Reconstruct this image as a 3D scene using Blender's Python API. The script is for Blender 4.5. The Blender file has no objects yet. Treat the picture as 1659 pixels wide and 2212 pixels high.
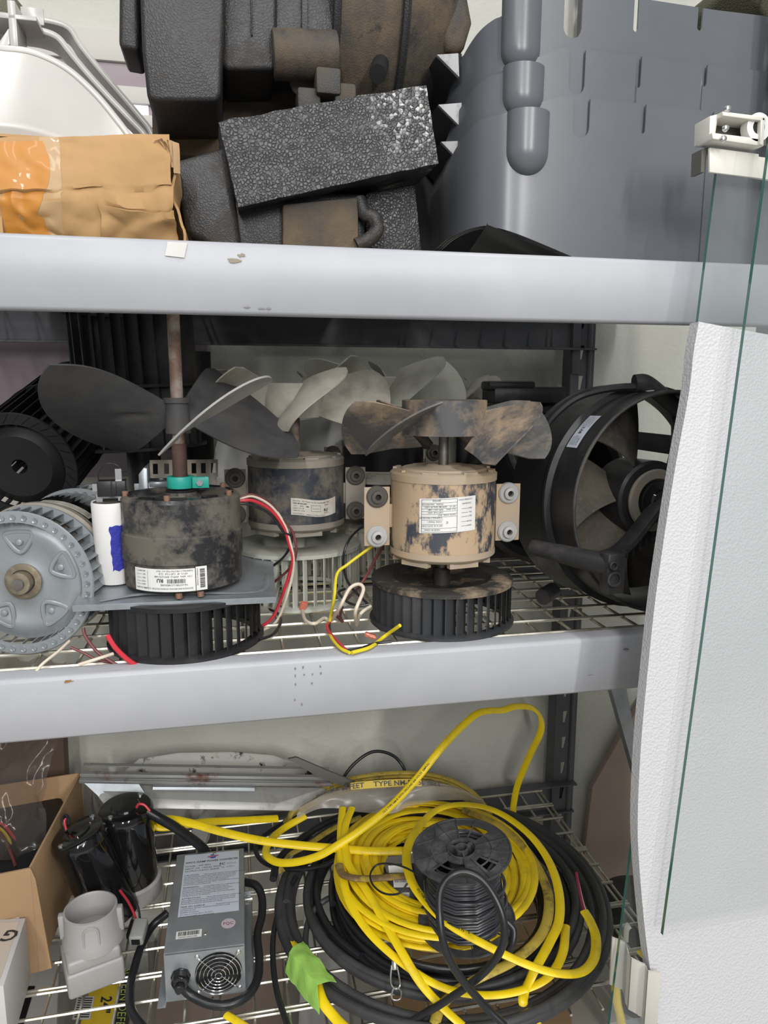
import bpy, bmesh, math, random
from mathutils import Vector, Matrix, noise
from math import sin, cos, pi, radians, sqrt, atan2
random.seed(7)
scene = bpy.context.scene
C = scene.collection

# ---------------------------------------------------------------- camera
FPX, YAW, PITCH, ROLL = 1571.77, .203989, .1673166, .0023964
CAM = Vector((0, 0, 1.30))
_f = Vector((sin(YAW)*cos(PITCH), cos(YAW)*cos(PITCH), -sin(PITCH)))
_r = Vector((cos(YAW), -sin(YAW), 0)); _u = _r.cross(_f)
_r, _u = _r*cos(ROLL)+_u*sin(ROLL), _u*cos(ROLL)-_r*sin(ROLL)
cd = bpy.data.cameras.new('camera'); cam = bpy.data.objects.new('camera', cd); C.objects.link(cam)
cd.sensor_fit = 'VERTICAL'; cd.sensor_height = 24.0; cd.lens = FPX/2212*24.0; cd.clip_start = .02
cam.matrix_world = Matrix(((_r.x, _u.x, -_f.x, CAM.x), (_r.y, _u.y, -_f.y, CAM.y), (_r.z, _u.z, -_f.z, CAM.z), (0, 0, 0, 1)))
scene.camera = cam
# ---------------------------------------------------------------- world, lamps, exposure
w = bpy.data.worlds.new('room_light'); scene.world = w; w.use_nodes = True
w.node_tree.nodes['Background'].inputs[0].default_value = (.93, .96, 1.0, 1)
w.node_tree.nodes['Background'].inputs[1].default_value = .26
def area(name, loc, sx, sy, power, rot=(0, 0, 0), col=(1, .985, .96)):
    l = bpy.data.lights.new(name, 'AREA'); l.shape = 'RECTANGLE'; l.size = sx; l.size_y = sy; l.energy = power; l.color = col
    o = bpy.data.objects.new(name, l); C.objects.link(o); o.location = loc; o.rotation_euler = rot
    return o
area('ceiling_tube_light', (-.55, -.15, 2.75), .10, 1.5, 15.5, (radians(12), 0, 0))
area('ceiling_tube_light', (.75, -.1, 2.75), .10, 1.5, 14, (radians(12), 0, 0))
area('ceiling_panel_light', (.2, -1.6, 2.5), 1.6, 1.0, 18, (radians(48), 0, 0))
area('ceiling_tube_light', (-.9, -3.9, 2.75), .12, 1.6, 88, (radians(35), 0, 0))  # added far lamp, brightens the bottom shelf and the wall behind it
area('ceiling_tube_light', (1.3, -3.7, 2.75), .12, 1.6, 88, (radians(35), 0, 0))  # second added far lamp, lifting the bottom shelf from the right
scene.view_settings.view_transform = 'Standard'; scene.view_settings.look = 'None'
scene.view_settings.gamma = 1; scene.view_settings.use_curve_mapping = False
scene.view_settings.exposure = 0.0

# ---------------------------------------------------------------- helpers
def P(px, py, Y=None, Z=None):
    d = _f + _r*((px-829.5)/FPX) - _u*((py-1106)/FPX)
    k = Y/d.y if Y is not None else (Z-CAM.z)/d.z
    return CAM + d*k
def S(px, py, pz): return P(px, py, Y=pz)

def wm(o):
    m = o.matrix_basis.copy()
    while o.parent: o = o.parent; m = o.matrix_basis @ m
    return m
def catmull(pts, n=6, closed=False):
    pts = [Vector(p) for p in pts]
    if len(pts) < 3 and not closed:
        return [pts[0].lerp(pts[-1], i/n) for i in range(n+1)]
    out = []; N = len(pts); last = N if closed else N-1
    for i in range(last):
        if closed: p0, p1, p2, p3 = pts[(i-1) % N], pts[i], pts[(i+1) % N], pts[(i+2) % N]
        else: p0 = pts[i-1] if i else pts[0]*2-pts[1]; p1 = pts[i]; p2 = pts[i+1]; p3 = pts[i+2] if i+2 < N else pts[-1]*2-pts[-2]
        for j in range(n):
            t = j/n
            out.append(.5*((2*p1)+(-p0+p2)*t+(2*p0-5*p1+4*p2-p3)*t*t+(-p0+3*p1-3*p2+p3)*t**3))
    if not closed: out.append(pts[-1])
    return out
def frame(z, x=None):
    z = Vector(z).normalized(); x = Vector(x) if x is not None else (Vector((1, 0, 0)) if abs(z.x) < .9 else Vector((0, 1, 0)))
    y = z.cross(x).normalized(); x = y.cross(z)
    return x, y, z
def MX(loc, z=(0, 0, 1), x=None):
    a, b, c = frame(z, x)
    return Matrix(((a.x, b.x, c.x, loc[0]), (a.y, b.y, c.y, loc[1]), (a.z, b.z, c.z, loc[2]), (0, 0, 0, 1)))

class B:
    def __init__(s): s.bm = bmesh.new(); s.mi = 0
    def _f(s, vs):
        try: f = s.bm.faces.new(vs); f.material_index = s.mi; return f
        except ValueError: return None
    def v(s, p): return s.bm.verts.new(p)
    def hexa(s, p):      # 8 corners: bottom 4 ccw, top 4 ccw
        v = [s.v(q) for q in p]
        for a in ((3, 2, 1, 0), (4, 5, 6, 7), (0, 1, 5, 4), (1, 2, 6, 5), (2, 3, 7, 6), (3, 0, 4, 7)): s._f([v[i] for i in a])
        return s
    def box(s, c, d, M=None):
        x, y, z = d[0]/2, d[1]/2, d[2]/2; c = Vector(c)
        p = [Vector(q)+c for q in ((-x, -y, -z), (x, -y, -z), (x, y, -z), (-x, y, -z), (-x, -y, z), (x, -y, z), (x, y, z), (-x, y, z))]
        if M: p = [M @ q for q in p]
        return s.hexa(p)
    def lathe(s, prof, M=None, n=40, a0=0, a1=2*pi, closed=False):
        M = M or Matrix(); full = abs(a1-a0-2*pi) < 1e-6; k = n if full else n+1; rows = []
        for r, z in prof:
            if r < 1e-6 and full: rows.append([s.v(M @ Vector((0, 0, z)))])
            else: rows.append([s.v(M @ Vector((r*cos(a0+(a1-a0)*i/n), r*sin(a0+(a1-a0)*i/n), z))) for i in range(k)])
        if closed: rows.append(rows[0])
        for A, D in zip(rows, rows[1:]):
            for i in range(n):
                j = (i+1) % k
                if len(A) == 1 and len(D) == 1: continue
                if len(A) == 1: s._f([A[0], D[j], D[i]][::-1])
                elif len(D) == 1: s._f([A[i], A[j], D[0]])
                else: s._f([A[i], A[j], D[j], D[i]])
        return s
    def cyl(s, p0, p1, r0, r1=None, n=24):
        p0, p1 = Vector(p0), Vector(p1); r1 = r0 if r1 is None else r1; L = (p1-p0).length
        return s.lathe([(0, 0), (r0, 0), (r1, L), (0, L)], MX(p0, p1-p0), n)
    def tube(s, pts, r, n=8, sub=6, closed=False, flat=None, up=(0, 0, 1), raw=False, taper=None):
        c = [Vector(p) for p in pts] if raw else catmull(pts, sub, closed); N = len(c); rings = []
        T = [((c[(i+1) % N]-c[i-1]) if closed else (c[min(i+1, N-1)]-c[max(i-1, 0)])).normalized() for i in range(N)]
        nrm = Vector(up)-T[0]*T[0].dot(Vector(up))
        if nrm.length < 1e-3: nrm = T[0].orthogonal()
        nrm.normalize()
        for i in range(N):
            if flat:
                q = Vector(up)-T[i]*T[i].dot(Vector(up))
                if q.length > .15: nrm = (nrm*.6+q.normalized()*.4)
            nrm = nrm-T[i]*T[i].dot(nrm); nrm.normalize(); b = T[i].cross(nrm)
            ra, rb = (flat if flat else (r, r)); k = taper(i/(N-1)) if taper else 1
            rings.append([s.v(c[i]+nrm*(rb*k*sin(2*pi*j/n))+b*(ra*k*cos(2*pi*j/n))) for j in range(n)])
        for i in range(N if closed else N-1):
            A, D = rings[i], rings[(i+1) % N]
            for j in range(n): s._f([A[j], A[(j+1) % n], D[(j+1) % n], D[j]])
        if not closed: s._f(rings[0][::-1]); s._f(rings[-1])
        return s
    def prism(s, poly, ext):
        ext = Vector(ext); a = [s.v(p) for p in poly]; b = [s.v(Vector(p)+ext) for p in poly]; n = len(a)
        s._f(a[::-1]); s._f(b)
        for i in range(n): s._f([a[i], a[(i+1) % n], b[(i+1) % n], b[i]])
        return s
    def grid(s, fn, nu, nv, skip=None):
        g = [[s.v(fn(i/nu, j/nv)) for j in range(nv+1)] for i in range(nu+1)]
        for i in range(nu):
            for j in range(nv):
                if skip and skip(i, j): continue
                s._f([g[i][j], g[i+1][j], g[i+1][j+1], g[i][j+1]])
        return s
    def poly(s, pts): s._f([s.v(p) for p in pts]); return s
    def build(s, name, mat, parent=None, bevel=0, seg=2, solid=0, ang=38, local=False, off=0, smooth=True, noise_amp=0, noise_sc=20):
        bm = s.bm
        bmesh.ops.recalc_face_normals(bm, faces=bm.faces)
        if bevel:
            ed = [e for e in bm.edges if len(e.link_faces) == 2 and e.calc_face_angle(0) > radians(40)]
            bmesh.ops.bevel(bm, geom=ed, offset=bevel, segments=seg, affect='EDGES', profile=.5, clamp_overlap=True)
        if noise_amp:
            for v in bm.verts: v.co += noise.noise_vector(v.co*noise_sc)*noise_amp
        if smooth:
            for f in bm.faces: f.smooth = True
            for e in bm.edges:
                if len(e.link_faces) == 2 and e.calc_face_angle(0) > radians(ang): e.smooth = False
        me = bpy.data.meshes.new(name); o = bpy.data.objects.new(name, me)
        if parent and not local: bm.transform(wm(parent).inverted())
        bm.to_mesh(me); bm.free()
        for m in (mat if isinstance(mat, (list, tuple)) else [mat]): me.materials.append(m)
        C.objects.link(o); o.parent = parent
        if solid:
            m = o.modifiers.new('thickness', 'SOLIDIFY'); m.thickness = solid; m.offset = off; e_ = o.modifiers.new('crisp_edges', 'EDGE_SPLIT'); e_.split_angle = radians(55); e_.use_edge_sharp = False
        return o

def tag(o, label, cat, group=None, kind=None):
    o['label'] = label; o['category'] = cat
    if group: o['group'] = group
    if kind: o['kind'] = kind
    return o
def thing(name, loc, label, cat, group=None, M=None):
    o = bpy.data.objects.new(name, None); C.objects.link(o); o.empty_display_size = .03
    if M: o.matrix_basis = M
    else: o.location = loc
    return tag(o, label, cat, group)
def struct(o): o['kind'] = 'structure'; return o

def text(b, s, x, y, size, fn, align='LEFT', sx=1.0, bold=0, rot=0):
    cu = bpy.data.curves.new('t', 'FONT'); cu.body = s; cu.size = size; cu.align_x = align; cu.resolution_u = 2; cu.offset = bold
    o = bpy.data.objects.new('t', cu); me = o.to_mesh()
    vs = []
    for v in me.vertices:
        a, c = v.co.x*sx, v.co.y
        a, c = a*cos(rot)-c*sin(rot), a*sin(rot)+c*cos(rot)
        vs.append(b.v(fn(x+a, y+c, 1)))
    for p in me.polygons: b._f([vs[i] for i in p.vertices])
    o.to_mesh_clear(); bpy.data.objects.remove(o); bpy.data.curves.remove(cu)
def rect(b, x0, y0, x1, y1, fn, n=1):
    b.grid(lambda u, v: fn(x0+(x1-x0)*u, y0+(y1-y0)*v, 1), n, 1)
def paper(name, parent, w, h, fn, items, mats, nu=10, local=True):
    """a printed label: sheet of w x h (origin at its lower left), fn(x, y, layer) puts it on its surface"""
    b = B(); b.grid(lambda u, v: fn(u*w, v*h, 0), nu, 1); b.mi = 1
    for it in items:
        if it[0] == 't': text(b, it[1], it[2], it[3], it[4], fn, *(it[5:] if len(it) > 5 else ()))
        elif it[0] == 'r': rect(b, *it[1:5], fn, it[5] if len(it) > 5 else 1)
        elif it[0] == 'bar':
            x0, y0, x1, y1 = it[1:5]; x = x0; R = random.Random(int(x0*1e5)+3)
            while x < x1-.0003:
                d = R.choice((.0004, .0006, .001))*(it[5] if len(it) > 5 else 1); rect(b, x, y0, min(x+d, x1), y1, fn); x += d+R.choice((.0004, .0007))*(it[5] if len(it) > 5 else 1)
        elif it[0] == 'lines':    # rows of tiny print
            x0, y0, x1, y1, n = it[1:6]; R = random.Random(int(y0*1e5)+11); dy = (y1-y0)/n
            for k in range(n):
                text(b, ''.join(R.choice('ETAOINSHRDLUCMPFG    ') for _ in range(60))[:int((x1-x0)/(dy*.42))], x0, y0+dy*k, dy*.75, fn)
        elif it[0] == 'mi': b.mi = it[1]
    return b.build(name, mats, parent, smooth=False, local=local)

# ---------------------------------------------------------------- materials
def mat(name, col, rough=.5, metal=0, var=None, dust=None, dust2=None, bump=None, scr=None, coat=0, spec=.5, subs=0, stretch=None, vor=None):
    m = bpy.data.materials.new(name); m.use_nodes = True; nt = m.node_tree; N = nt.nodes; L = nt.links
    p = N['Principled BSDF']; p.inputs['Roughness'].default_value = rough; p.inputs['Metallic'].default_value = metal
    p.inputs['Specular IOR Level'].default_value = spec; p.inputs['Coat Weight'].default_value = coat
    if subs: p.inputs['Subsurface Weight'].default_value = subs; p.inputs['Subsurface Radius'].default_value = (.02, .02, .02)
    tc = N.new('ShaderNodeTexCoord'); mp = N.new('ShaderNodeMapping'); L.new(tc.outputs['Object'], mp.inputs[0])
    if stretch: mp.inputs['Scale'].default_value = stretch
    def noise_(sc, det=5, rg=.6, plain=False):
        n = N.new('ShaderNodeTexNoise'); n.inputs['Scale'].default_value = sc; n.inputs['Detail'].default_value = det; n.inputs['Roughness'].default_value = rg
        L.new(tc.outputs['Object'] if plain else mp.outputs[0], n.inputs['Vector']); return n.outputs[0]
    def ramp(inp, lo, hi):
        r = N.new('ShaderNodeMapRange'); r.inputs[1].default_value = lo; r.inputs[2].default_value = hi; L.new(inp, r.inputs[0]); return r.outputs[0]
    def mix(f, a, b):
        x = N.new('ShaderNodeMix'); x.data_type = 'RGBA'; L.new(f, x.inputs[0])
        for i, q in ((6, a), (7, b)):
            if isinstance(q, tuple): x.inputs[i].default_value = (*q, 1)
            else: L.new(q, x.inputs[i])
        return x.outputs[2]
    cur = col; rr = None
    if vor:              # bead-foam cells: (scale, light colour, amount)
        vo = N.new('ShaderNodeTexVoronoi'); vo.inputs['Scale'].default_value = vor[0]; L.new(tc.outputs['Object'], vo.inputs['Vector'])
        ve = N.new('ShaderNodeTexVoronoi'); ve.feature = 'DISTANCE_TO_EDGE'; ve.inputs['Scale'].default_value = vor[0]; L.new(tc.outputs['Object'], ve.inputs['Vector'])
        sp = N.new('ShaderNodeSeparateColor'); L.new(vo.outputs['Color'], sp.inputs[0])
        mu = N.new('ShaderNodeMath'); mu.operation = 'MULTIPLY'; L.new(ramp(sp.outputs[0], .55, 1.0), mu.inputs[0]); wv = noise_(5, 3)
        if len(vor) > 4:          # rubbed area lies toward one corner of the block
            sx = N.new('ShaderNodeSeparateXYZ'); L.new(tc.outputs['Object'], sx.inputs[0])
            for ax_, k_ in ((0, vor[4][0]), (2, vor[4][1])):
                m3_ = N.new('ShaderNodeMath'); m3_.operation = 'MULTIPLY_ADD'; m3_.inputs[1].default_value = k_; L.new(sx.outputs[ax_], m3_.inputs[0]); L.new(wv, m3_.inputs[2]); wv = m3_.outputs[0]
            m4_ = N.new('ShaderNodeMath'); m4_.operation = 'SUBTRACT'; m4_.inputs[1].default_value = vor[4][2]; L.new(wv, m4_.inputs[0]); wv = m4_.outputs[0]
        L.new(ramp(wv, vor[2], vor[2]+.12), mu.inputs[1])
        cur = mix(mu.outputs[0], cur, vor[1])
        cur = mix(ramp(ve.outputs[0], .0, .06), (col[0]*.55, col[1]*.55, col[2]*.55), cur)
    if var: cur = mix(ramp(noise_(var[1]), var[2], var[3]), cur, var[0])
    if dust:
        f = ramp(noise_(dust[1], 8, .7), dust[2], dust[3]); cur = mix(f, cur, dust[0]); rr = f
    if dust2: cur = mix(ramp(noise_(dust2[1], 9, .75), dust2[2], dust2[3]), cur, dust2[0])
    if scr:
        vs = N.new('ShaderNodeTexNoise'); vs.inputs['Scale'].default_value = scr[1]; vs.inputs['Detail'].default_value = 3
        m2 = N.new('ShaderNodeMapping'); m2.inputs['Rotation'].default_value = (.3, .9, .5); m2.inputs['Scale'].default_value = (1, 14, 1); L.new(tc.outputs['Object'], m2.inputs[0]); L.new(m2.outputs[0], vs.inputs[0])
        cur = mix(ramp(vs.outputs[0], scr[2], scr[2]+.03), cur, scr[0])
    if isinstance(cur, tuple): p.inputs['Base Color'].default_value = (*cur, 1)
    else: L.new(cur, p.inputs['Base Color'])
    if rr is not None:
        r = N.new('ShaderNodeMapRange'); r.inputs[3].default_value = rough; r.inputs[4].default_value = .95; L.new(rr, r.inputs[0]); L.new(r.outputs[0], p.inputs['Roughness'])
        s2 = N.new('ShaderNodeMapRange'); s2.inputs[3].default_value = spec; s2.inputs[4].default_value = .1; L.new(rr, s2.inputs[0]); L.new(s2.outputs[0], p.inputs['Specular IOR Level'])
    if bump or vor:
        bn = N.new('ShaderNodeBump')
        if vor: bn.inputs['Strength'].default_value = vor[3]; bn.inputs['Distance'].default_value = .0009; L.new(ramp(ve.outputs[0], 0, .25), bn.inputs['Height'])
        else: bn.inputs['Strength'].default_value = bump[1]; bn.inputs['Distance'].default_value = bump[2]; L.new(noise_(bump[0], 4, .6, True), bn.inputs['Height'])
        L.new(bn.outputs[0], p.inputs['Normal'])
    return m
SAND = (.50, .37, .245); GREYD = (.21, .185, .16)
M = dict(
 wall=mat('wall_plaster', (.66, .66, .60), .9, var=((.58, .58, .525), 3, .4, .7), bump=(90, .55, .004)),
 trim=mat('trim_paint', (.62, .60, .56), .6), mauve=mat('mauve_blind', (.34, .27, .30), .8, var=((.42, .38, .40), 4, .4, .7)),
 floor=mat('concrete_floor', (.42, .40, .36), .8, var=((.55, .53, .48), 3, .35, .7)),
 beam=mat('grey_enamel', (.465, .475, .51), .38, var=((.40, .415, .45), 5, .35, .65), dust=((.46, .47, .50), 60, .62, .8), scr=((.25, .25, .27), 9, .71), bump=(350, .15, .0006)),
 rack=mat('dark_grey_enamel', (.085, .088, .10), .5, dust=((.16, .155, .15), 14, .5, .8)),
 zinc=mat('galvanised_wire', (.66, .64, .56), .3, metal=.9, var=((.42, .38, .30), 30, .5, .75)),
 epp=mat('black_bead_foam', (.026, .026, .028), .45, vor=(270, (.062, .062, .062), .50, .28), dust=((.085, .065, .048), 7, .54, .78), spec=.5),
 epp_b=mat('speckled_bead_foam', (.030, .030, .032), .38, vor=(230, (.50, .50, .50), .46, .6, (.75, 1.6, .75*P(760, 290, Y=1.0).x+1.6*P(760, 290, Y=1.0).z)), spec=.6),
 epp_d=mat('dusty_bead_foam', (.045, .042, .04), .6, vor=(270, (.10, .09, .08), .6, .25), dust=((.165, .125, .085), 6, .40, .62), dust2=((.03, .028, .026), 30, .60, .72)),
 grey=mat('grey_abs_plastic', (.112, .120, .136), .30, var=((.138, .148, .165), 4, .35, .7), scr=((.34, .35, .37), 6, .715), spec=.5, bump=(200, .05, .0005)),
 gdark=mat('shadow_grey_plastic', (.045, .048, .055), .5),  # darker copy of the shroud grey, shade put into the colour
 alu=mat('bare_aluminium', (.80, .80, .82), .35, metal=.6, var=((.5, .5, .52), 60, .5, .7)),
 white=mat('white_plastic', (.53, .515, .49), .22, spec=.5, subs=.08, var=((.47, .46, .44), 6, .4, .7)),
 whiteg=mat('translucent_grey_white_plastic', (.62, .62, .60), .35, subs=.1),
 moss=mat('green_brown_foam', (.14, .135, .09), .8, vor=(250, (.3, .3, .2), .5, .5)),
 card=mat('cardboard', (.47, .285, .125), .8, var=((.39, .235, .10), 5, .45, .7), bump=(25, .35, .004), dust2=((.30, .18, .08), 40, .66, .74)),
 card2=mat('brown_cardboard', (.46, .30, .165), .8, var=((.38, .24, .13), 6, .4, .7)),
 tape=mat('amber_packing_tape', (.52, .215, .03), .5, coat=.08, bump=(14, .1, .002)),
 ctape=mat('clear_packing_tape', (.46, .30, .15), .45, coat=.1, bump=(20, .15, .003)),
 black=mat('black_plastic', (.018, .018, .02), .38, dust=((.065, .062, .06), 9, .52, .85)),
 blackd=mat('dusty_black_plastic', (.022, .022, .024), .45, dust=((.11, .10, .09), 6, .45, .75), dust2=((.17, .15, .13), 50, .62, .75)),
 blackg=mat('gloss_black_enamel', (.008, .008, .009), .10, coat=.5, dust=((.03, .03, .03), 8, .6, .9)),
 bladeb=mat('dusty_grey_black_blade', (.045, .045, .048), .5, dust=((.095, .092, .088), 8, .42, .7)),
 bladeg=mat('grey_dusty_blade_edge', (.33, .325, .31), .7, var=((.24, .24, .23), 30, .45, .7)),
 motor1=mat('motor_black_dusty', (.022, .023, .026), .30, dust=((.15, .135, .115), 13, .44, .56), dust2=((.05, .052, .055), 22, .55, .62)),
 motor2=mat('motor_slate_dusty', (.036, .042, .055), .40, dust=((.19, .165, .13), 12, .45, .60), dust2=((.32, .28, .23), 130, .60, .74)),
 motor3=mat('motor_sand_caked', (.055, .062, .078), .55, dust=(SAND, 13, .445, .50), dust2=((.40, .30, .20), 90, .60, .8), stretch=(1, 1, .55)),
 capg=mat('dusty_metal_cap', (.30, .275, .235), .6, metal=.2, dust=((.36, .30, .23), 20, .45, .7)),
 caps=mat('sand_metal_cap', (.42, .35, .27), .7, dust=(SAND, 12, .40, .6)),
 blades3=mat('sand_caked_blade', (.085, .085, .09), .55, dust=((.38, .29, .20), 9, .44, .60), dust2=((.05, .05, .055), 60, .60, .72)),
 blades3g=mat('grey_dusty_blade', (.11, .11, .11), .6, dust=((.30, .25, .19), 30, .50, .72)),
 wheel3=mat('wheel_black_dusty', (.032, .034, .038), .42, dust=((.085, .08, .075), 10, .5, .8)),
 wheel3t=mat('wheel_top_sandy', (.035, .033, .03), .5, dust=((.36, .28, .20), 11, .50, .68)),
 cream=mat('cream_plastic', (.50, .51, .45), .45, dust=((.36, .33, .27), 10, .5, .8), subs=.05),
 creamd=mat('dusty_cream_plastic', (.47, .45, .39), .55, dust=((.27, .24, .20), 8, .42, .7)),
 steel=mat('worn_steel', (.30, .29, .27), .4, metal=.8, var=((.16, .13, .11), 15, .4, .7)),
 rust=mat('rusty_shaft', (.19, .12, .09), .7, metal=.3, var=((.40, .36, .32), 14, .48, .62), bump=(120, .4, .001)),
 rustd=mat('dark_rust', (.075, .04, .032), .7, var=((.12, .06, .045), 60, .45, .7)),
 rustbolt=mat('rusty_bolt', (.24, .13, .09), .8),
 galv=mat('galvanised_sheet', (.40, .43, .46), .38, metal=.55, var=((.30, .33, .355), 16, .42, .62)),
 wheelg=mat('grey_zinc_wheel', (.33, .36, .385), .42, metal=.35, dust=((.25, .235, .21), 9, .5, .8)),
 brass=mat('dirty_brass_bolt', (.22, .185, .13), .6, metal=.5, var=((.34, .30, .23), 60, .45, .65)),
 teal=mat('teal_clamp', (.03, .42, .34), .4), screw=mat('bright_screw', (.7, .7, .7), .25, metal=.9),
 pap=mat('label_paper', (.80, .80, .78), .45), papd=mat('dusty_label_paper', (.60, .57, .51), .6, dust=((.45, .38, .30), 20, .5, .75)),
 ink=mat('black_ink', (.03, .03, .035), .5), inkg=mat('grey_ink', (.16, .16, .18), .5), inkr=mat('red_ink', (.55, .03, .03), .4), inkb=mat('blue_ink', (.05, .10, .45), .4), inkp=mat('purple_ink', (.2, .05, .15), .4),
 papb=mat('pale_blue_label', (.60, .645, .74), .4), papp=mat('pale_pink_sticker', (.56, .47, .52), .4),
 cap=mat('white_capacitor_can', (.80, .79, .78), .5), bluet=mat('blue_masking_tape', (.03, .035, .36), .6, bump=(70, .8, .004)),
 red=mat('red_wire', (.60, .035, .055), .35), wwire=mat('cream_wire', (.74, .65, .53), .4), ywire=mat('yellow_wire', (.80, .66, .03), .35),
 bwire=mat('black_wire', (.018, .018, .022), .35), brwire=mat('brown_red_wire', (.16, .045, .045), .45), crimp=mat('salmon_crimp_terminal', (.55, .16, .10), .3, coat=.5),
 gromb=mat('dusty_rubber_grommet', (.085, .075, .066), .7), gromg=mat('grey_grommet', (.42, .42, .41), .45),
 yel=mat('yellow_cable_jacket', (.95, .70, .012), .34, dust2=((.70, .50, .03), 14, .52, .7)),
 yeld=mat('grimy_yellow_cable_jacket', (.52, .39, .06), .5, dust2=((.10, .085, .05), 26, .50, .66)),
 blk=mat('black_cable_jacket', (.016, .017, .02), .33), blkd=mat('scuffed_black_cable', (.042, .043, .047), .5, dust=((.09, .09, .09), 12, .5, .8)),
 spool=mat('black_spool_plastic', (.055, .056, .06), .40, dust=((.14, .14, .14), 25, .48, .72)),
 green=mat('lime_green_tape', (.36, .66, .13), .5, bump=(30, .5, .004)),
 conv=mat('converter_steel', (.40, .43, .455), .36, metal=.6, var=((.33, .36, .385), 14, .40, .60)),
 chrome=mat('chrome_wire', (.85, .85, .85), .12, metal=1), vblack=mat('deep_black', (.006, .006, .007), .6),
 castg=mat('grey_cast_metal', (.42, .41, .405), .55, metal=.15, var=((.43, .42, .41), 20, .4, .7), bump=(260, .2, .0006)),
 conn=mat('grey_connector', (.33, .33, .32), .5), rail=mat('zinc_rail', (.42, .42, .42), .38, metal=.6, dust=((.25, .10, .045), 9, .56, .66)),
 speck=mat('dirt_speckled_plate', (.58, .56, .52), .5, dust=((.055, .042, .033), 26, .56, .64)),
 darkstrip=mat('dark_grey_strip', (.13, .12, .11), .5), thin=mat('pale_sheet_metal', (.52, .52, .50), .45, metal=.3, dust=((.30, .28, .25), 20, .5, .8)),
 bracket=mat('beige_vinyl', (.58, .56, .51), .4), hinge=mat('cream_metal', (.74, .72, .66), .35), hinged=mat('dark_metal', (.12, .115, .10), .4),
 label_beige=mat('beige_label', (.62, .54, .46), .5), pack=mat('black_retail_box', (.03, .03, .036), .4), ybox=mat('yellow_printed_card', (.70, .50, .03), .5), wbox=mat('white_carton', (.62, .61, .60), .6), tan=mat('tan_board', (.40, .31, .26), .8, var=((.34, .27, .23), 5, .4, .7)),
 bag_in=mat('black_device', (.012, .013, .015), .4),
)
def foam_mat():
    m = mat('white_pe_foam', (.60, .60, .625), .55, subs=0); nt = m.node_tree; N = nt.nodes; L = nt.links; p = N['Principled BSDF']
    tc = N.new('ShaderNodeTexCoord'); v = N.new('ShaderNodeTexVoronoi'); v.inputs['Scale'].default_value = 300; L.new(tc.outputs['Object'], v.inputs[0])
    b = N.new('ShaderNodeBump'); b.inputs['Strength'].default_value = .6; b.inputs['Distance'].default_value = .0012; L.new(v.outputs['Distance'], b.inputs['Height']); L.new(b.outputs[0], p.inputs['Normal'])
    return m
M['foam'] = foam_mat()
M['dim'] = mat('dull_black_plastic', (.009, .009, .010), .6)
def glass_mat(name, col, rough=0.0, haze=.1, hcol=(.6, .63, .65)):
    m = bpy.data.materials.new(name); m.use_nodes = True; nt = m.node_tree; N = nt.nodes; L = nt.links; N.remove(N['Principled BSDF'])
    t = N.new('ShaderNodeBsdfTransparent'); t.inputs[0].default_value = (*col, 1); g = N.new('ShaderNodeBsdfGlossy'); g.inputs['Roughness'].default_value = rough
    d = N.new('ShaderNodeBsdfDiffuse'); d.inputs[0].default_value = (*hcol, 1)
    lw = N.new('ShaderNodeLayerWeight'); lw.inputs[0].default_value = .5; pw = N.new('ShaderNodeMath'); pw.operation = 'POWER'; pw.inputs[1].default_value = 5; L.new(lw.outputs['Facing'], pw.inputs[0]); fr = N.new('ShaderNodeMapRange'); fr.inputs[3].default_value = .04; fr.inputs[4].default_value = .9; L.new(pw.outputs[0], fr.inputs[0]); a = N.new('ShaderNodeMixShader'); L.new(fr.outputs[0], a.inputs[0]); L.new(t.outputs[0], a.inputs[1]); L.new(g.outputs[0], a.inputs[2])
    n = N.new('ShaderNodeTexNoise'); n.inputs['Scale'].default_value = 7; n.inputs['Detail'].default_value = 8; tc = N.new('ShaderNodeTexCoord'); L.new(tc.outputs['Object'], n.inputs[0])
    r = N.new('ShaderNodeMapRange'); r.inputs[1].default_value = .3; r.inputs[2].default_value = .8; r.inputs[3].default_value = haze*.4; r.inputs[4].default_value = haze*1.6; L.new(n.outputs[0], r.inputs[0])
    c = N.new('ShaderNodeMixShader'); L.new(r.outputs[0], c.inputs[0]); L.new(a.outputs[0], c.inputs[1]); L.new(d.outputs[0], c.inputs[2]); L.new(c.outputs[0], N['Material Output'].inputs[0])
    return m
M['glass'] = glass_mat('clear_glass', (.975, .985, .98), 0, .08)
M['fanblade'] = mat('brown_dusty_fan_blade', (.05, .048, .045), .6, dust=((.15, .13, .105), 7, .38, .60), dust2=((.20, .175, .14), 160, .55, .7))
M['gedge'] = mat('green_glass_edge', (.05, .17, .14), .15, coat=.5)
M['sleeve'] = glass_mat('clear_plastic_sleeve', (.85, .83, .78), .2, .62, (.50, .47, .42))
M['bag'] = glass_mat('crinkled_plastic_bag', (.75, .70, .66), .12, .14, (.35, .31, .28))
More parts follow.
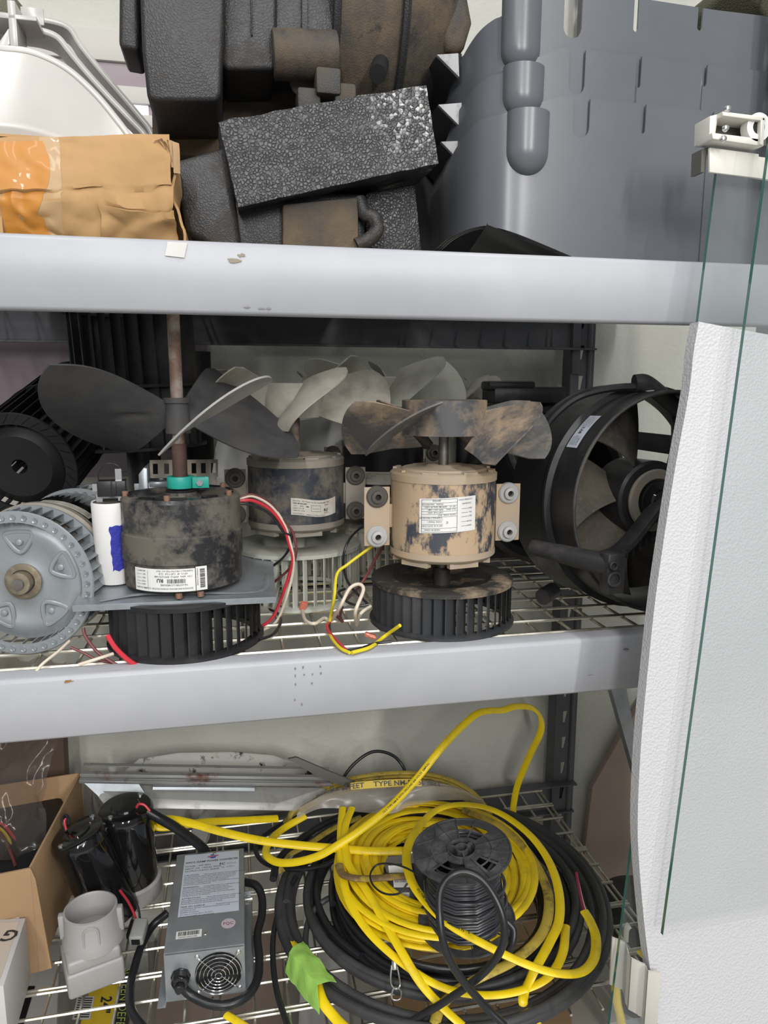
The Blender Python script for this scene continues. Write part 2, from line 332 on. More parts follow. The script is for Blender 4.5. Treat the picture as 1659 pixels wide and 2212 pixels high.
# ================================================================ setting
YW = 1.62
b = B(); b.box((.6, YW+.05, 1.4), (5, .1, 2.8)); struct(b.build('wall_back', M['wall']))
b = B(); b.box((.6, .4, -.05), (5, 4.6, .1)); struct(b.build('floor', M['floor']))
zt1, zt0 = S(150, 57, 1.6).z, S(150, 125, 1.6).z
xr = S(447, 762, 1.6).x; xl = -1.6
b = B(); b.box(((xl+xr)/2, 1.608, (zt1+zt0)/2), (xr-xl, .024, zt1-zt0)); struct(b.build('trim_1', M['trim'], bevel=.002))
zb = S(80, 1034, 1.6).z
b = B(); b.box(((xl+xr)/2, 1.612, (zt0+zb)/2), (xr-xl, .016, zt0-zb)); wnd = struct(b.build('window_1', M['mauve'])); wnd['label'] = 'window covered by a mauve blind behind the shelves'
b = B(); z1, z2 = S(300, 228, 1.6).z, S(300, 294, 1.6).z
m = bpy.data.materials.new('daylight_glass'); m.use_nodes = True; m.node_tree.nodes['Principled BSDF'].inputs['Emission Color'].default_value = (.8, .86, 1, 1); m.node_tree.nodes['Principled BSDF'].inputs['Emission Strength'].default_value = .8
b.box((S(296, 260, 1.6).x, 1.601, (z1+z2)/2), (.045, .006, z1-z2)); o = b.build('pane', m, wnd)
b = B(); b.box(((xl+xr)/2, 1.598, S(300, 262, 1.6).z), (xr-xl, .006, .022)).box(((xl+xr)/2, 1.598, S(300, 208, 1.6).z), (xr-xl, .008, .03)); b.build('window_frame', M['trim'], wnd, bevel=.001)

# ================================================================ shelving rack
rack = thing('shelving_rack', (0, 1.2, 0), 'grey steel storage rack with broad front beams and dark slotted rear uprights', 'shelving')
XL, XR = -1.05, .80
ZM, ZT, ZBOT, HB = .955, 1.3866, .352, .0815
def beam(y, z0, z1, m, sgn=1, nm='beam'):
    # channel profile: broad face, rolled top edge, inward lip below
    b = B(); t = .03*sgn
    prof = [(0, z0+.004), (0, z1-.006), (.0018*sgn, z1-.0018), (.006*sgn, z1), (t, z1), (t, z1-.004), (.005*sgn, z1-.006), (.0035*sgn, z1-.010), (.0035*sgn, z0+.006), (.02*sgn, z0+.004), (.02*sgn, z0), (.004*sgn, z0)]
    b.prism([(XL, y+a, z) for a, z in prof], (XR-XL-.002, 0, 0)); return b.build(nm, m, rack, ang=50)
beam(.9, ZT, ZT+.0815, M['beam']); beam(.9, ZM-HB, ZM, M['beam']); beam(.9, ZBOT-HB-.065, ZBOT-.065, M['beam'])
for z in (ZT, ZM-HB, ZBOT-.0855): beam(1.545, z, z+.0815, M['rack'], -1)
def upright(x0, x1, y0, y1, holes=True):
    b = B(); t = .002; face = y0; p = .0665; hx0 = x0+(x1-x0)*.36; hx1 = x0+(x1-x0)*.56; z0, z1 = .0, 2.2
    b.box(((x0+hx0)/2, face, (z0+z1)/2), (hx0-x0, t, z1-z0)); b.box(((hx1+x1)/2, face, (z0+z1)/2), (x1-hx1, t, z1-z0))
    k = 0; z = z0
    while z < z1:       # keyhole slots: wide at the top, narrow below
        a = z+.026; w_ = hx1-hx0
        b.hexa([(hx0, face-t/2, z), (hx1, face-t/2, z), (hx1, face+t/2, z), (hx0, face+t/2, z), (hx0, face-t/2, z+p-.030), (hx1, face-t/2, z+p-.030), (hx1, face+t/2, z+p-.030), (hx0, face+t/2, z+p-.030)])
        b.prism([(hx1, face-t/2, z+p-.030), (hx1, face-t/2, z+p), (hx1-w_*.48, face-t/2, z+p-.030)], (0, t, 0))
        z += p
    for x in (x0, x1): b.box((x, (y0+y1)/2, (z0+z1)/2), (t, abs(y1-y0), z1-z0))
    rx = x0+(x1-x0)*.78; b.lathe([(.006, z0), (.006, z1)], Matrix.Translation((rx, face, 0)), 10)
    return b.build('upright', M['rack'], rack, ang=30)
upright(.742, .797, 1.535, 1.575); upright(.742, .797, .905, .945); upright(XL, XL+.055, 1.535, 1.575); upright(XL, XL+.055, .905, .945)
for z in (.1, 1.2, 1.9):
    b = B(); b.box((.79, 1.24, z), (.004, .60, .035)); b.build('end_brace', M['rack'], rack)
bl = B().box((.752, 1.533, ZT+.012), (.02, .006, .13)); bl.build('beam_hook', M['rack'], rack, bevel=.002)

def deck(z, label, x1=.70, dbl=(), y0=.932):
    b = B(); R = .0027; zx, zy = z-R, z-3*R+.0006
    rows = [1.502-.0558*k for k in range(12)]
    for i, y in enumerate(rows):
        for dy in ((0, .0075) if i in dbl else (0,)):
            if y+dy > y0: b.tube([(XL+.06, y-dy, zx), (x1, y-dy, zx)], R, 6, 1, raw=True)
    x = x1-.002
    k = 0
    while x > XL+.06:
        b.tube([(x, y0+.002, zy), (x, 1.506, zy)], R*.95, 6, 1, raw=True)
        if k in (0, 6, 14): b.tube([(x-.012, y0+.002, zy), (x-.012, 1.506, zy)], R*.95, 6, 1, raw=True)
        x -= .0533; k += 1
    o = b.build('wire_deck', M['zinc']); tag(o, label, 'wire shelf')
    return o
deck(ZM-.001, 'silver wire mesh deck carrying the motors behind the middle grey beam', dbl=())
deck(ZBOT, 'silver wire mesh deck carrying the yellow cable and power converter', dbl=(1, 4, 7, 9), y0=.90)
deck(ZT+.0785, 'wire mesh deck behind the top grey beam under the black foam and cardboard box')
TB = ZT+.0795   # standing height on the top shelf

# ================================================================ top shelf, left
b = B(); TLf, TRf = S(8, 300, .945), S(366, 291, .945); FLf, FRf = S(0, 428, .935), S(361, 442, .935); BLf, BRf = S(10, 492, .955), S(372, 520, .955)
xr0 = S(383, 520, 1.0).x
z0 = TB
def rowpts(x0, x1, y, z): return [(x0, y, z), (x1, y, z)]
cbx = thing('cardboard_box', (.0, 1.05, z0), 'battered brown cardboard box patched with amber tape on the top shelf', 'box')
cbx.location = (TLf.x+.12, 1.05, z0)
bk = 1.17
vs = {}
b.mi = 0
FR = [TLf, TRf, FRf, FLf]; 
def crum(p, a=.0025, s=40): return Vector(p)+noise.noise_vector(Vector(p)*s)*a
L0, R0 = TLf.x-.01, TRf.x
zt = TLf.z; zf = (FLf.z+FRf.z)/2; zlo = z0
def front(u, v):
    # v 0..1 top to fold, 1..2 fold to bottom
    x = L0+(R0-L0)*u; v2 = v*2
    if v2 < 1: y = .945-.010*v2; z = zt+(TRf.z-zt)*u+(zf-zt)*v2
    else: y = .935+.022*(v2-1); z = zf+(zlo-zf)*(v2-1)
    q = Vector((x, y, z)); a = .0025 if v2 < .9 else .009
    return q+(noise.noise_vector(Vector((x*22, z*30, 1)))+noise.noise_vector(Vector((x*60, z*75, 4)))*.45)*a*(1 if v2 > .06 else .5)
b.grid(front, 80, 52)
b.grid(lambda u, v: Vector((R0+.010*v+.004*sin(v*9), (.945 if u == 0 else .945)+(bk-.945)*u, zt+.004+(zlo-zt)*v))+noise.noise_vector(Vector((u*4, v*7, 3)))*.003, 8, 20)
b.grid(lambda u, v: Vector((L0, .945+(bk-.945)*u, zt+(zlo-zt)*v)), 2, 2)
b.grid(lambda u, v: Vector((L0+(R0-L0)*u, .945+(bk-.945)*v, zt+.004)), 6, 6)
b.grid(lambda u, v: Vector((L0+(R0-L0)*u, bk, zt+(zlo-zt)*v)), 2, 2)
b.build('body', M['card'], cbx, solid=.003, ang=60)
b = B()   # tape patch wrapped over the fold
def tp(x0, x1, v0, v1, off, wob): return lambda u, v: front((x0+(x1-x0)*u+wob*sin(v*7)*u*(1-.2*v)), v0+(v1-v0)*v)+Vector((0, -off, 0))
b.grid(tp(.02, .27, .04, .97, .0022, .035), 40, 60); b.build('amber_tape', M['tape'], cbx)['label'] = 'glossy amber tape patch'
b = B(); b.grid(tp(.25, .36, .0, .99, .0018, .01), 20, 60); b.build('clear_tape', M['ctape'], cbx)
b = B(); b.grid(lambda u, v: front(.56+.44*u, .56+.43*v)+Vector((.003*u, -.002-.005*sin(u*5+v*3)**2, 0)), 20, 12); b.build('loose_flap', M['card'], cbx, solid=.002)
b = B()
for k in range(5): b.tube([(R0-.016+.004*k, .945+.003*k, zt+.001), (R0-.013+.005*k, .943, zt+.007+.002*(k % 2)), (R0-.005+.003*k, .944, zt-.002-.006*k)], .002, 5, 4, flat=(.0045, .001))
b.build('torn_corner', M['card2'], cbx)

# white covers, nested behind the box
cv = thing('plastic_cover', (-.25, 1.13, TB), 'large glossy white plastic cover bulging above the cardboard box', 'cover')
b = B()
rim = [(-80, 92), (0, 105), (60, 112), (110, 130), (155, 157), (205, 203), (245, 250), (282, 300), (300, 345), (306, 400)]
rim3 = catmull([S(x, y, 1.02) for x, y in rim], 5); n = len(rim3)
def cover(u, v):
    i = u*(n-1); k = min(int(i), n-2); top = rim3[k].lerp(rim3[k+1], i-k)
    # wall drops from the rim, bulges toward the room, steps in once and curls under
    h = top.z-(TB+.001); e = 1-u
    dx = -.004-.030*v**2*(.3+u)-(.012 if v > .45 else 0)
    y = 1.02-.050*sin(min(1, v*1.2)*pi*.55)*(.35+.65*e)+(.010 if v > .45 else 0)+.05*max(0, v-.75)*2
    return Vector((top.x+dx, y, top.z-h*v))
b.grid(cover, n-1, 21)
b.grid(lambda u, v: cover(u, 0)+Vector((0, .12*v, 0)), n-1, 3)
b.build('shell', M['white'], cv, solid=.003, ang=70)
b = B(); b.tube([p+Vector((0, -.002, 0)) for p in rim3], .003, 8, raw=True, flat=(.004, .0022), up=(0, -1, 0)); b.build('rim', M['white'], cv)

def arch(px, yd, yw, nm, label, m, lift=0):
    t = thing(nm, (-.25, yd+.05, TB), label, 'cover')
    pts = catmull([S(x, y, yd) for x, y in px], 5)
    b = B(); b.grid(lambda u, v: pts[min(len(pts)-1, int(round(u*(len(pts)-1))))]+Vector((-.018*v*(1-u), yw*v, -.004*sin(v*pi))), len(pts)-1, 6)
    b.build('shell', m, t, solid=.0035, ang=70)
    b = B(); b.tube([p+Vector((0, -.003, 0)) for p in pts], .004, 8, raw=True, flat=(.004, .0018), up=(0, -1, 0)); b.build('rim', M['white'], t)
    return t
c2 = arch([(-60, 55), (0, 58), (48, 62), (90, 68), (125, 82), (150, 112), (190, 160), (240, 215), (285, 262), (318, 300), (330, 345)], 1.17, .05, 'plastic_cover', 'white plastic cover with a cross-shaped clip on its rim, behind the glossy one', M['whiteg'])
c3 = arch([(-60, 30), (0, 34), (60, 42), (110, 47), (150, 62), (175, 100), (215, 150), (262, 205), (300, 250), (326, 285), (336, 330)], 1.27, .05, 'plastic_cover', 'rearmost thin-rimmed white plastic cover leaning toward the wall', M['whiteg'])
b = B()
q = S(38, 62, 1.155); b.box(q+Vector((.0, 0, -.004)), (.010, .05, .055)).box(q+Vector((0, .0, .004)), (.06, .05, .006)); b.box(S(70, 35, 1.2), (.03, .003, .022)); b.prism([q+Vector((-.005, -.025, -.03)), q+Vector((-.03, -.025, -.05)), q+Vector((-.03, -.025, -.044)), q+Vector((-.005, -.025, -.01))], (0, .05, 0))
b.build('clip', M['white'], c2, bevel=.0012)
b = B()
cc = S(14, 50, 1.31)
b.lathe([(0, -.03), (.02, -.028), (.03, -.01), (.03, .02), (.018, .035), (0, .036)], Matrix.Translation((cc.x, cc.y, cc.z-.0)), 9); b.box((cc.x-.02, cc.y, TB+(cc.z-TB)/2-.01), (.04, .04, cc.z-TB-.02))
tag(b.build('foam_chunk', M['moss'], noise_amp=.004, noise_sc=60), 'mottled green-brown foam chunk poking up behind the white covers', 'foam')

# ================================================================ top shelf, black bead foam housings
def solid_px(b, px, y0, y1):
    b.prism([S(x, y, y0) for x, y in px], (0, y1-y0, 0))
ep = thing('foam_housing', (.12, 1.2, TB), 'big dusty black bead-foam blower housing with moulded bosses filling the top centre', 'foam housing')
b = B()
solid_px(b, [(298, -140), (306, 100), (318, 213), (342, 218), (470, 218), (478, 200), (490, -140)], 1.04, 1.30)
solid_px(b, [(478, -140), (478, 140), (492, 150), (596, 150), (600, -140)], 1.075, 1.30)
solid_px(b, [(590, -140), (590, 130), (728, 130), (728, -140)], 1.085, 1.30)
b.build('left_blocks', M['epp'], ep, bevel=.006, seg=3)
b = B()   # rounded belly to the right
cx = S(800, 0, 1.25).x
def belly(u, v):
    a = u*pi*.5                       # from front face round underneath
    x0 = S(728, 60, 1.07).x; x1 = S(1000, 30, 1.12).x
    t = v; x = x0+(x1-x0)*t; r = .20*(1-.30*max(0, t-.35)**1.6*2.2); zt_ = 1.80
    return Vector((x, 1.25-r*sin(a)*.95, 1.885-r*cos(a)*1.02)) if a < pi/2 else Vector((x, 1.25-r*.95, 1.885))
b.grid(belly, 16, 24); b.grid(lambda u, v: Vector((belly(1, v).x, belly(1, v).y, 1.885+.15*u)), 2, 24)
b.build('rounded_belly', M['epp_d'], ep, solid=.03, off=1, ang=60)
b = B()
for pxr, yy, rr in ((735, 1.05, .006), (895, 1.03, .006)):
    x = S(pxr, 60, yy).x
    b.tube([(x, 1.25-.195*cos(t)*.98, 1.885-.20*sin(t)) for t in [i*pi/2/10 for i in range(11)]]+[(x, 1.25, 1.685)], rr, 8, raw=True)
    b.tube([(x, 1.058, 1.885), (x, 1.058, 2.0)], rr, 8, raw=True)
b.build('seam_rib', M['epp'], ep)
b = B()   # horizontal half-round boss and buttons
p0, p1 = S(588, 118, 1.085), S(728, 122, 1.085); b.cyl(p0, p1, .031, n=28)
b.cyl(S(655, 175, 1.10), S(655, 178, 1.16), .020, n=24); b.box(S(704, 192, 1.09), (.034, .06, .034)); b.box(S(742, 212, 1.085), (.03, .04, .026)); b.box(S(665, 225, 1.09), (.032, .04, .03))
b.build('boss', M['epp_d'], ep, bevel=.004, seg=2)
b = B()   # brown dusty floor of the recess behind
b.prism([S(325, 150, 1.19), S(330, 330, 1.19), S(500, 345, 1.19), S(760, 240, 1.19), S(860, 150, 1.19)], (0, .15, 0)); b.build('recess_wall', M['epp_d'], ep, bevel=.006)
b = B(); solid_px(b, [(652, -140), (652, 88), (666, 88), (664, -140)], 1.078, 1.09); solid_px(b, [(540, -140), (543, 76), (546, 76), (544, -140)], 1.070, 1.08); b.build('groove_rib', M['epp'], ep, bevel=.0015)
b = B(); b.cyl(S(816, 160, 1.055), S(822, 138, 1.10), .012, n=20); b.build('port', M['vblack'], ep)
b = B(); solid_px(b, [(258, -140), (256, 95), (264, 103), (300, 110), (296, -140)], 1.08, 1.16); b.build('side_flange', M['epp'], ep, bevel=.006, seg=3)
b = B()   # column carrying it on the shelf, behind the loose blocks
b.prism([S(380, 300, 1.22), S(820, 260, 1.22), S(840, 560, 1.22), S(400, 560, 1.22)], (0, .16, 0)); b.build('rear_column', M['epp_d'], ep, bevel=.006)
# chunk to the right
t = B(); solid_px(t, [(950, -140), (952, 70), (968, 108), (985, 118), (1008, 96), (1024, 45), (1014, -10), (1000, -140)], 1.12, 1.30)
o = t.build('foam_piece', M['epp_d'], bevel=.012, seg=3, noise_amp=.003, noise_sc=30); tag(o, 'curled black foam piece wedged between the foam housing and grey covers', 'foam')
# tilted block
b = B(); q = [(515, 447), (948, 352), (920, 184), (471, 262)]
f4 = [S(x, y, 1.005) for x, y in q]; b.hexa([f4[0], f4[1], f4[1]+Vector((0, .165, .006)), f4[0]+Vector((0, .165, .006)), f4[3], f4[2], f4[2]+Vector((0, .165, -.006)), f4[3]+Vector((0, .165, -.006))])
bmesh.ops.subdivide_edges(b.bm, edges=b.bm.edges[:], cuts=14, use_grid_fill=True)
o = b.build('foam_block', M['epp_b'], noise_amp=.0022, noise_sc=60, ang=60); tag(o, 'tilted rectangular black foam block with pale worn speckles', 'foam block')
# left lower block, leaning
b = B()
q = [(402, 503), (520, 545), (486, 311), (373, 350)]; f4 = [S(x, y, 1.03) for x, y in q]; f4[1].z = TB; f4[0].z = max(TB, f4[0].z)
b.hexa([f4[0], f4[1], f4[1]+Vector((.03, .13, 0)), f4[0]+Vector((.01, .13, 0)), f4[3], f4[2], f4[2]+Vector((.03, .13, 0)), f4[3]+Vector((.01, .13, 0))])
o = b.build('foam_block', M['epp'], bevel=.008, seg=3, noise_amp=.002, noise_sc=25); tag(o, 'dark foam block with a slanted left edge standing beside the cardboard box', 'foam block')
t = thing('foam_duct', (.14, 1.1, TB), 'low black foam duct lying under the tilted block, with a hooked end', 'foam duct')
b = B(); solid_px(b, [(488, 400), (488, 545), (650, 545), (790, 535), (790, 418)], 1.045, 1.16); b.build('body', M['epp'], t, bevel=.008, seg=3)
b = B(); solid_px(b, [(610, 440), (610, 552), (775, 552), (775, 425)], 1.03, 1.1); b.build('panel', M['epp_d'], t, bevel=.004)
b = B(); b.tube([S(775, 430, 1.04), S(786, 460, 1.035), S(806, 470, 1.03), S(814, 495, 1.03), S(800, 515, 1.03), S(770, 530, 1.03)], .010, 10); b.build('hook', M['epp'], t)
b = B(); q = [(788, 545), (914, 545), (900, 398), (790, 412)]; b.hexa([S(788, 560, 1.06), S(914, 560, 1.06), S(914, 560, 1.06)+Vector((0, .12, 0)), S(788, 560, 1.06)+Vector((0, .12, 0)), S(790, 415, 1.06), S(898, 397, 1.06), S(898, 397, 1.06)+Vector((0, .12, 0)), S(790, 415, 1.06)+Vector((0, .12, 0))])
o = b.build('foam_block', M['epp_b'], bevel=.005, seg=2); tag(o, 'short black foam block at the right end under the tilted block', 'foam block')

# ================================================================ three nested grey covers
gx = {}
def plan(off):      # plan outline (x, y): left wall runs back, rounded corner, front facets
    pts = [(.335, 1.40), (.332, 1.28), (.326, 1.17), (.322, 1.10), (.324, 1.055), (.333, 1.015), (.350, .990), (.375, .976), (.42, .972), (.53, .972), (.66, .978), (.79, .985), (.86, 1.03), (.90, 1.12), (.91, 1.4)]
    return [Vector((x, y, 0)) for x, y in pts]
def nested(k, label):
    t = thing('plastic_shroud', (.6, 1.2, TB), label, 'plastic shroud', 'nested grey shrouds')
    ins = .006*k; cen = Vector((.62, 1.35, 0))
    base = catmull(plan(0), 16); path = []
    for p in base:
        d = (cen-p); d.z = 0; path.append(p+d.normalized()*ins)
    zt_px = {0: 228, 1: 122, 2: -8}[k]
    top0 = S(1060, 245, .98).z if k == 0 else S(1060, 155, .985).z if k == 1 else S(1060, 30, .99).z
    top1 = S(1330, zt_px, .985).z
    # tall solid wall resampled, slots cut from the top edge
    xs = path; N_ = len(xs); sl = []
    for a, c, d in {0: [(1232, 1268, 298), (1379, 1390, 290), (1526, 1538, 330)], 1: [(1227, 1262, 202), (1374, 1385, 188), (1522, 1533, 182)], 2: [(1221, 1260, 76), (1374, 1384, 62), (1518, 1529, 56)]}[k]:
        sl.append((S(a, d, .975).x, S(c, d, .975).x, S(a, d, .975).z))
    fine = []
    for i in range(N_-1):
        p, q = xs[i], xs[i+1]; m_ = max(1, int((q-p).length/.0016))
        for j in range(m_): fine.append(p.lerp(q, j/m_))
    fine.append(xs[-1])
    b = B(); prev = None
    def height(p, inside):
        if p.y > 1.0 and p.x < .4: tz = top0-min(.05, (p.y-1.0)*.35)
        else: tz = top1 if p.x > .44 else top0+(top1-top0)*max(0, min(1, (p.x-.36)/.08))
        if inside:
            a, c, d = inside; hw = (c-a)/2; tz = d+min(hw, .02)*(1-sqrt(max(0, 1-((p.x-(a+c)/2)/hw)**2)))
        return tz
    cols = []
    for i, p in enumerate(fine):
        front_ = p.y < 1.04 and p.x > .36
        ins_ = next((s for s in sl if s[0] < p.x < s[1]), None) if front_ else None
        if cols and front_:
            pp = fine[i-1]
            ev = sorted([(x, s, w_) for s in sl for w_, x in ((0, s[0]), (1, s[1])) if pp.x < x <= p.x])
            for x, s, w_ in ev:
                f_ = (x-pp.x)/max(1e-9, p.x-pp.x); q = pp.lerp(p, f_)
                h0, h1 = height(q, None), height(q, s)
                if w_ == 0: cols += [(q.copy(), h0), (q+Vector((.0001, 0, 0)), h1)]
                else: cols += [(q.copy(), h1), (q+Vector((.0001, 0, 0)), h0)]
            mid_in = [(s[0]+(s[1]-s[0])*k/5) for s in sl for k in (1, 2, 3, 4) if pp.x < s[0]+(s[1]-s[0])*k/5 < p.x]
        cols.append((p, height(p, ins_)))
    for p, tz in cols:
        bz = TB+.001
        if (p.y < 1.04 and p.x > .36) or p.x < .4:
            u = max(0, min(1, (p.x-.345)/.16)); bz = TB+max(.001, (1-u)*(S(1080, 482, .975).z-TB))
        zc = max(bz+.01, min(s[2] for s in sl)-.004); zc = min(zc, top0-.06)
        col = [b.v(Vector((p.x, p.y, bz+(zc-bz)*j/6 if j < 6 else zc+(tz-zc)*(j-6)/4))) for j in range(11)]
        if prev:
            for j in range(10): b._f([prev[j], col[j], col[j+1], prev[j+1]])
        prev = col
    b.build('wall', M['grey'], t, solid=.003, off=0, ang=180)
    b = B()   # capsule bump
    zc_t = S(1145, {0: 232, 1: 128, 2: -30}[k], .955).z; zc_b = S(1145, {0: 372, 1: 245, 2: 137}[k], .955).z; rr = .0285-.0012*k; xc = S({0: 1152, 1: 1147, 2: 1142}[k], 300 if k == 0 else 180, .955).x; yc = .975+ins
    prof = [(0, zc_b)]+[(rr*sin(a), zc_b+rr*1.05*(1-cos(a))) for a in [pi/2*i/8 for i in range(1, 9)]]+[(rr, (zc_b+zc_t)/2), (rr*1.01, zc_t), (rr*.93, zc_t+.0005), (0, zc_t-.001)]
    b.lathe(prof, Matrix.Translation((xc, yc, 0)) @ Matrix.Diagonal((1, .8, 1, 1)), 36); b.build('bump', M['grey'], t, ang=50)
    b = B()   # wedge tab on the left flank
    a_, c_, d_ = {0: ((953, 306), (1001, 304), (1003, 358)), 1: ((947, 226), (997, 222), (998, 277)), 2: ((944, 118), (990, 115), (992, 166))}[k]
    b.prism([S(*a_, 1.08), S(*c_, 1.06), S(*d_, 1.06)], (0, .006, 0)); b.build('wedge_tab', M['alu'], t)['label'] = 'shiny triangular tab'
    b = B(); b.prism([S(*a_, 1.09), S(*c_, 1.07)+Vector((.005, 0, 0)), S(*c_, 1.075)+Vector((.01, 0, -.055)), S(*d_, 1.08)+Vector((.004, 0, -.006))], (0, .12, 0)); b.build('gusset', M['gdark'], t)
    return t
nested(0, 'lowest and outermost of the three nested dark grey slotted plastic shrouds')
nested(1, 'middle of the three nested dark grey slotted plastic shrouds')
nested(2, 'topmost, innermost of the three nested dark grey slotted plastic shrouds')
t0_ = [o for o in bpy.data.objects if o.name.startswith('plastic_shroud')][0]
b = B(); b.prism([S(900, 330, 1.22), S(1000, 120, 1.22), S(1090, 120, 1.22), S(1090, 565, 1.22), S(880, 565, 1.22)], (0, .01, 0)); b.build('gap_shade_sheet', M['vblack'], t0_)  # black sheet added to stand for the shade in the gap beside the shrouds
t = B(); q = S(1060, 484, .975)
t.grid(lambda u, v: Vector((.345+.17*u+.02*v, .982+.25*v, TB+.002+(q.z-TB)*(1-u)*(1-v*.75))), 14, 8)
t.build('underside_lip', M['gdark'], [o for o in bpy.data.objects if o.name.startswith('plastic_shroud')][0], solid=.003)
# dark corner thing upper right
t = B(); t.prism([S(1600, -40, 1.05), S(1659, 40, 1.05), S(1740, 40, 1.05), S(1740, -80, 1.05), S(1610, -80, 1.05)], (0, .2, 0)); tag(t.build('foam_piece', M['moss'], bevel=.006), 'brown speckled foam corner above the grey shrouds at the top right', 'foam')

# small marks on the beams
def mark(px, py, w_, h_, m, nm, seed, n=12, y=.8988):
    R = random.Random(seed); q = S(px, py, y); b = B(); b.poly([q+Vector((w_*cos(2*pi*i/n)*R.uniform(.4, 1), 0, h_*sin(2*pi*i/n)*R.uniform(.3, 1))) for i in range(n)]); return b.build(nm, m, rack, smooth=False)
b = B(); b.poly([S(356, 552, .8985), S(398, 557, .8985), S(405, 524, .8985), S(362, 522, .8985)]); b.build('tape_scrap', mat('yellowed_tape', (.56, .55, .53), .25), rack, smooth=False)
mk = mat('scuff_brown', (.30, .26, .20), .7); mg = mat('scuff_grey', (.20, .20, .22), .7); mr = mat('rust_spot', (.30, .15, .06), .8)
for i, (x, y, w_, h_, m, nm) in enumerate(((506, 562, .010, .0035, mk, 'paint_chip'), (522, 551, .006, .003, mk, 'paint_chip'), (148, 1472, .007, .003, mr, 'rust_spot'), (535, 664, .006, .0012, mg, 'scuff'), (565, 667, .007, .0012, mg, 'scuff'), (580, 667, .004, .0015, mg, 'scuff'), (1352, 1402, .006, .002, mg, 'scuff'), (1275, 1458, .008, .0006, mg, 'scuff'))): mark(x, y, w_, h_, m, nm, i)
for i in range(11):
    x, y = [(638, 1444), (655, 1442), (692, 1440), (638, 1460), (657, 1457), (675, 1456), (693, 1455), (638, 1478), (674, 1476), (637, 1512), (652, 1522)][i]
    mark(x, y, .0016, .0028, mg, 'scuff', 40+i, 8)
# ================================================================ middle shelf
ZD = ZM    # top of the deck
def wheel(parent, R, h, n, mtop, mblade, base=Vector((0, 0, 0)), hubm=None, dish=.012, ringm=None, blade_w=.018, closed_top=True, flange=.003, vf=.85):
    """squirrel-cage blower wheel standing on its open end, local z up; returns nothing"""
    T = Matrix.Translation(base)
    b = B()
    b.lathe([(.012, h-dish-.004), (.030, h-dish-.004), (.036, h-dish), (R*.62, h-dish*.9), (R*.70, h-.001), (R*.93, h), (R, h-.002), (R, h-.008), (R*.94, h-.006), (R*.70, h-.005), (R*.62, h-dish-.004), (.036, h-dish-.006), (.012, h-dish-.010)], T, 64)
    b.build('top_disc', mtop, parent, local=True)
    b = B()
    for i in range(n):
        a = 2*pi*i/n; a2 = a+2*pi/n*vf
        o_, i_ = R-.0015, R-blade_w
        P0 = Vector((o_*cos(a), o_*sin(a), 0)); P2 = Vector((i_*cos(a2), i_*sin(a2), 0)); P1 = (P0+P2)/2+Vector((cos(a+pi/2), sin(a+pi/2), 0))*.0022
        w_ = .0009; nrm = Vector((-sin(a), cos(a), 0))*w_
        for s0, s1 in ((P0, P1), (P1, P2)):
            b.hexa([T @ (s0-nrm+Vector((0, 0, .004))), T @ (s1-nrm+Vector((0, 0, .004))), T @ (s1+nrm+Vector((0, 0, .004))), T @ (s0+nrm+Vector((0, 0, .004))),
                    T @ (s0-nrm+Vector((0, 0, h-.004))), T @ (s1-nrm+Vector((0, 0, h-.004))), T @ (s1+nrm+Vector((0, 0, h-.004))), T @ (s0+nrm+Vector((0, 0, h-.004)))])
    b.build('vanes', mblade, parent, local=True, smooth=False)
    b = B(); b.lathe([(R-blade_w, 0), (R+flange, 0), (R+flange, .004), (R-.002, .007), (R-blade_w, .007)], T, 64, closed=True)
    b.build('bottom_ring', ringm or mblade, parent, local=True)
    b = B(); b.lathe([(.0, h+.012), (.011, h+.012), (.013, h+.010), (.013, h-dish-.006), (0, h-dish-.006)], T, 24); b.build('hub', hubm or mtop, parent, local=True)

def motor_body(parent, r, z0, z1, m, capm, lip=.012, tabs=True):
    b = B(); b.lathe([(0, z0+.004), (r*.9, z0+.004), (r, z0+lip*.6), (r, z1-lip), (r*.99, z1-lip)], None, 64); b.lathe([(r*1.0, z1-lip), (r*.5, z1-lip)], None, 64)
    b.build('motor_can', m, parent, local=True)
    b = B()
    b.lathe([(r+.0012, z1-lip-.001), (r+.0015, z1-.003), (r-.002, z1), (r*.82, z1+.001), (r*.78, z1+.004), (r*.35, z1+.005), (r*.30, z1+.008), (.012, z1+.008), (0, z1+.006)], None, 64)
    b.lathe([(r+.0012, z1-lip-.001), (r*.6, z1-lip-.001)], None, 64)
    for k in range(8):
        a = 2*pi*k/8+.25; b.box((0, 0, 0), (.022, .006, .004), Matrix.Translation((r*.93*cos(a), r*.93*sin(a), z1+.001)) @ Matrix.Rotation(a+pi/2, 4, 'Z'))
    b.build('top_cap', capm, parent, local=True)
    b = B(); b.lathe([(r+.001, z0+.012), (r+.0012, z0+.003), (r*.95, z0-.002), (r*.80, z0-.004), (0, z0-.004)], None, 64)
    for k in range(6):
        a = 2*pi*k/6-.35; b.box((0, 0, 0), (.045, .010, .007), Matrix.Translation((r*.86*cos(a), r*.86*sin(a), z0-.005)) @ Matrix.Rotation(a+pi/2, 4, 'Z'))
    b.build('bottom_cap', capm, parent, local=True)
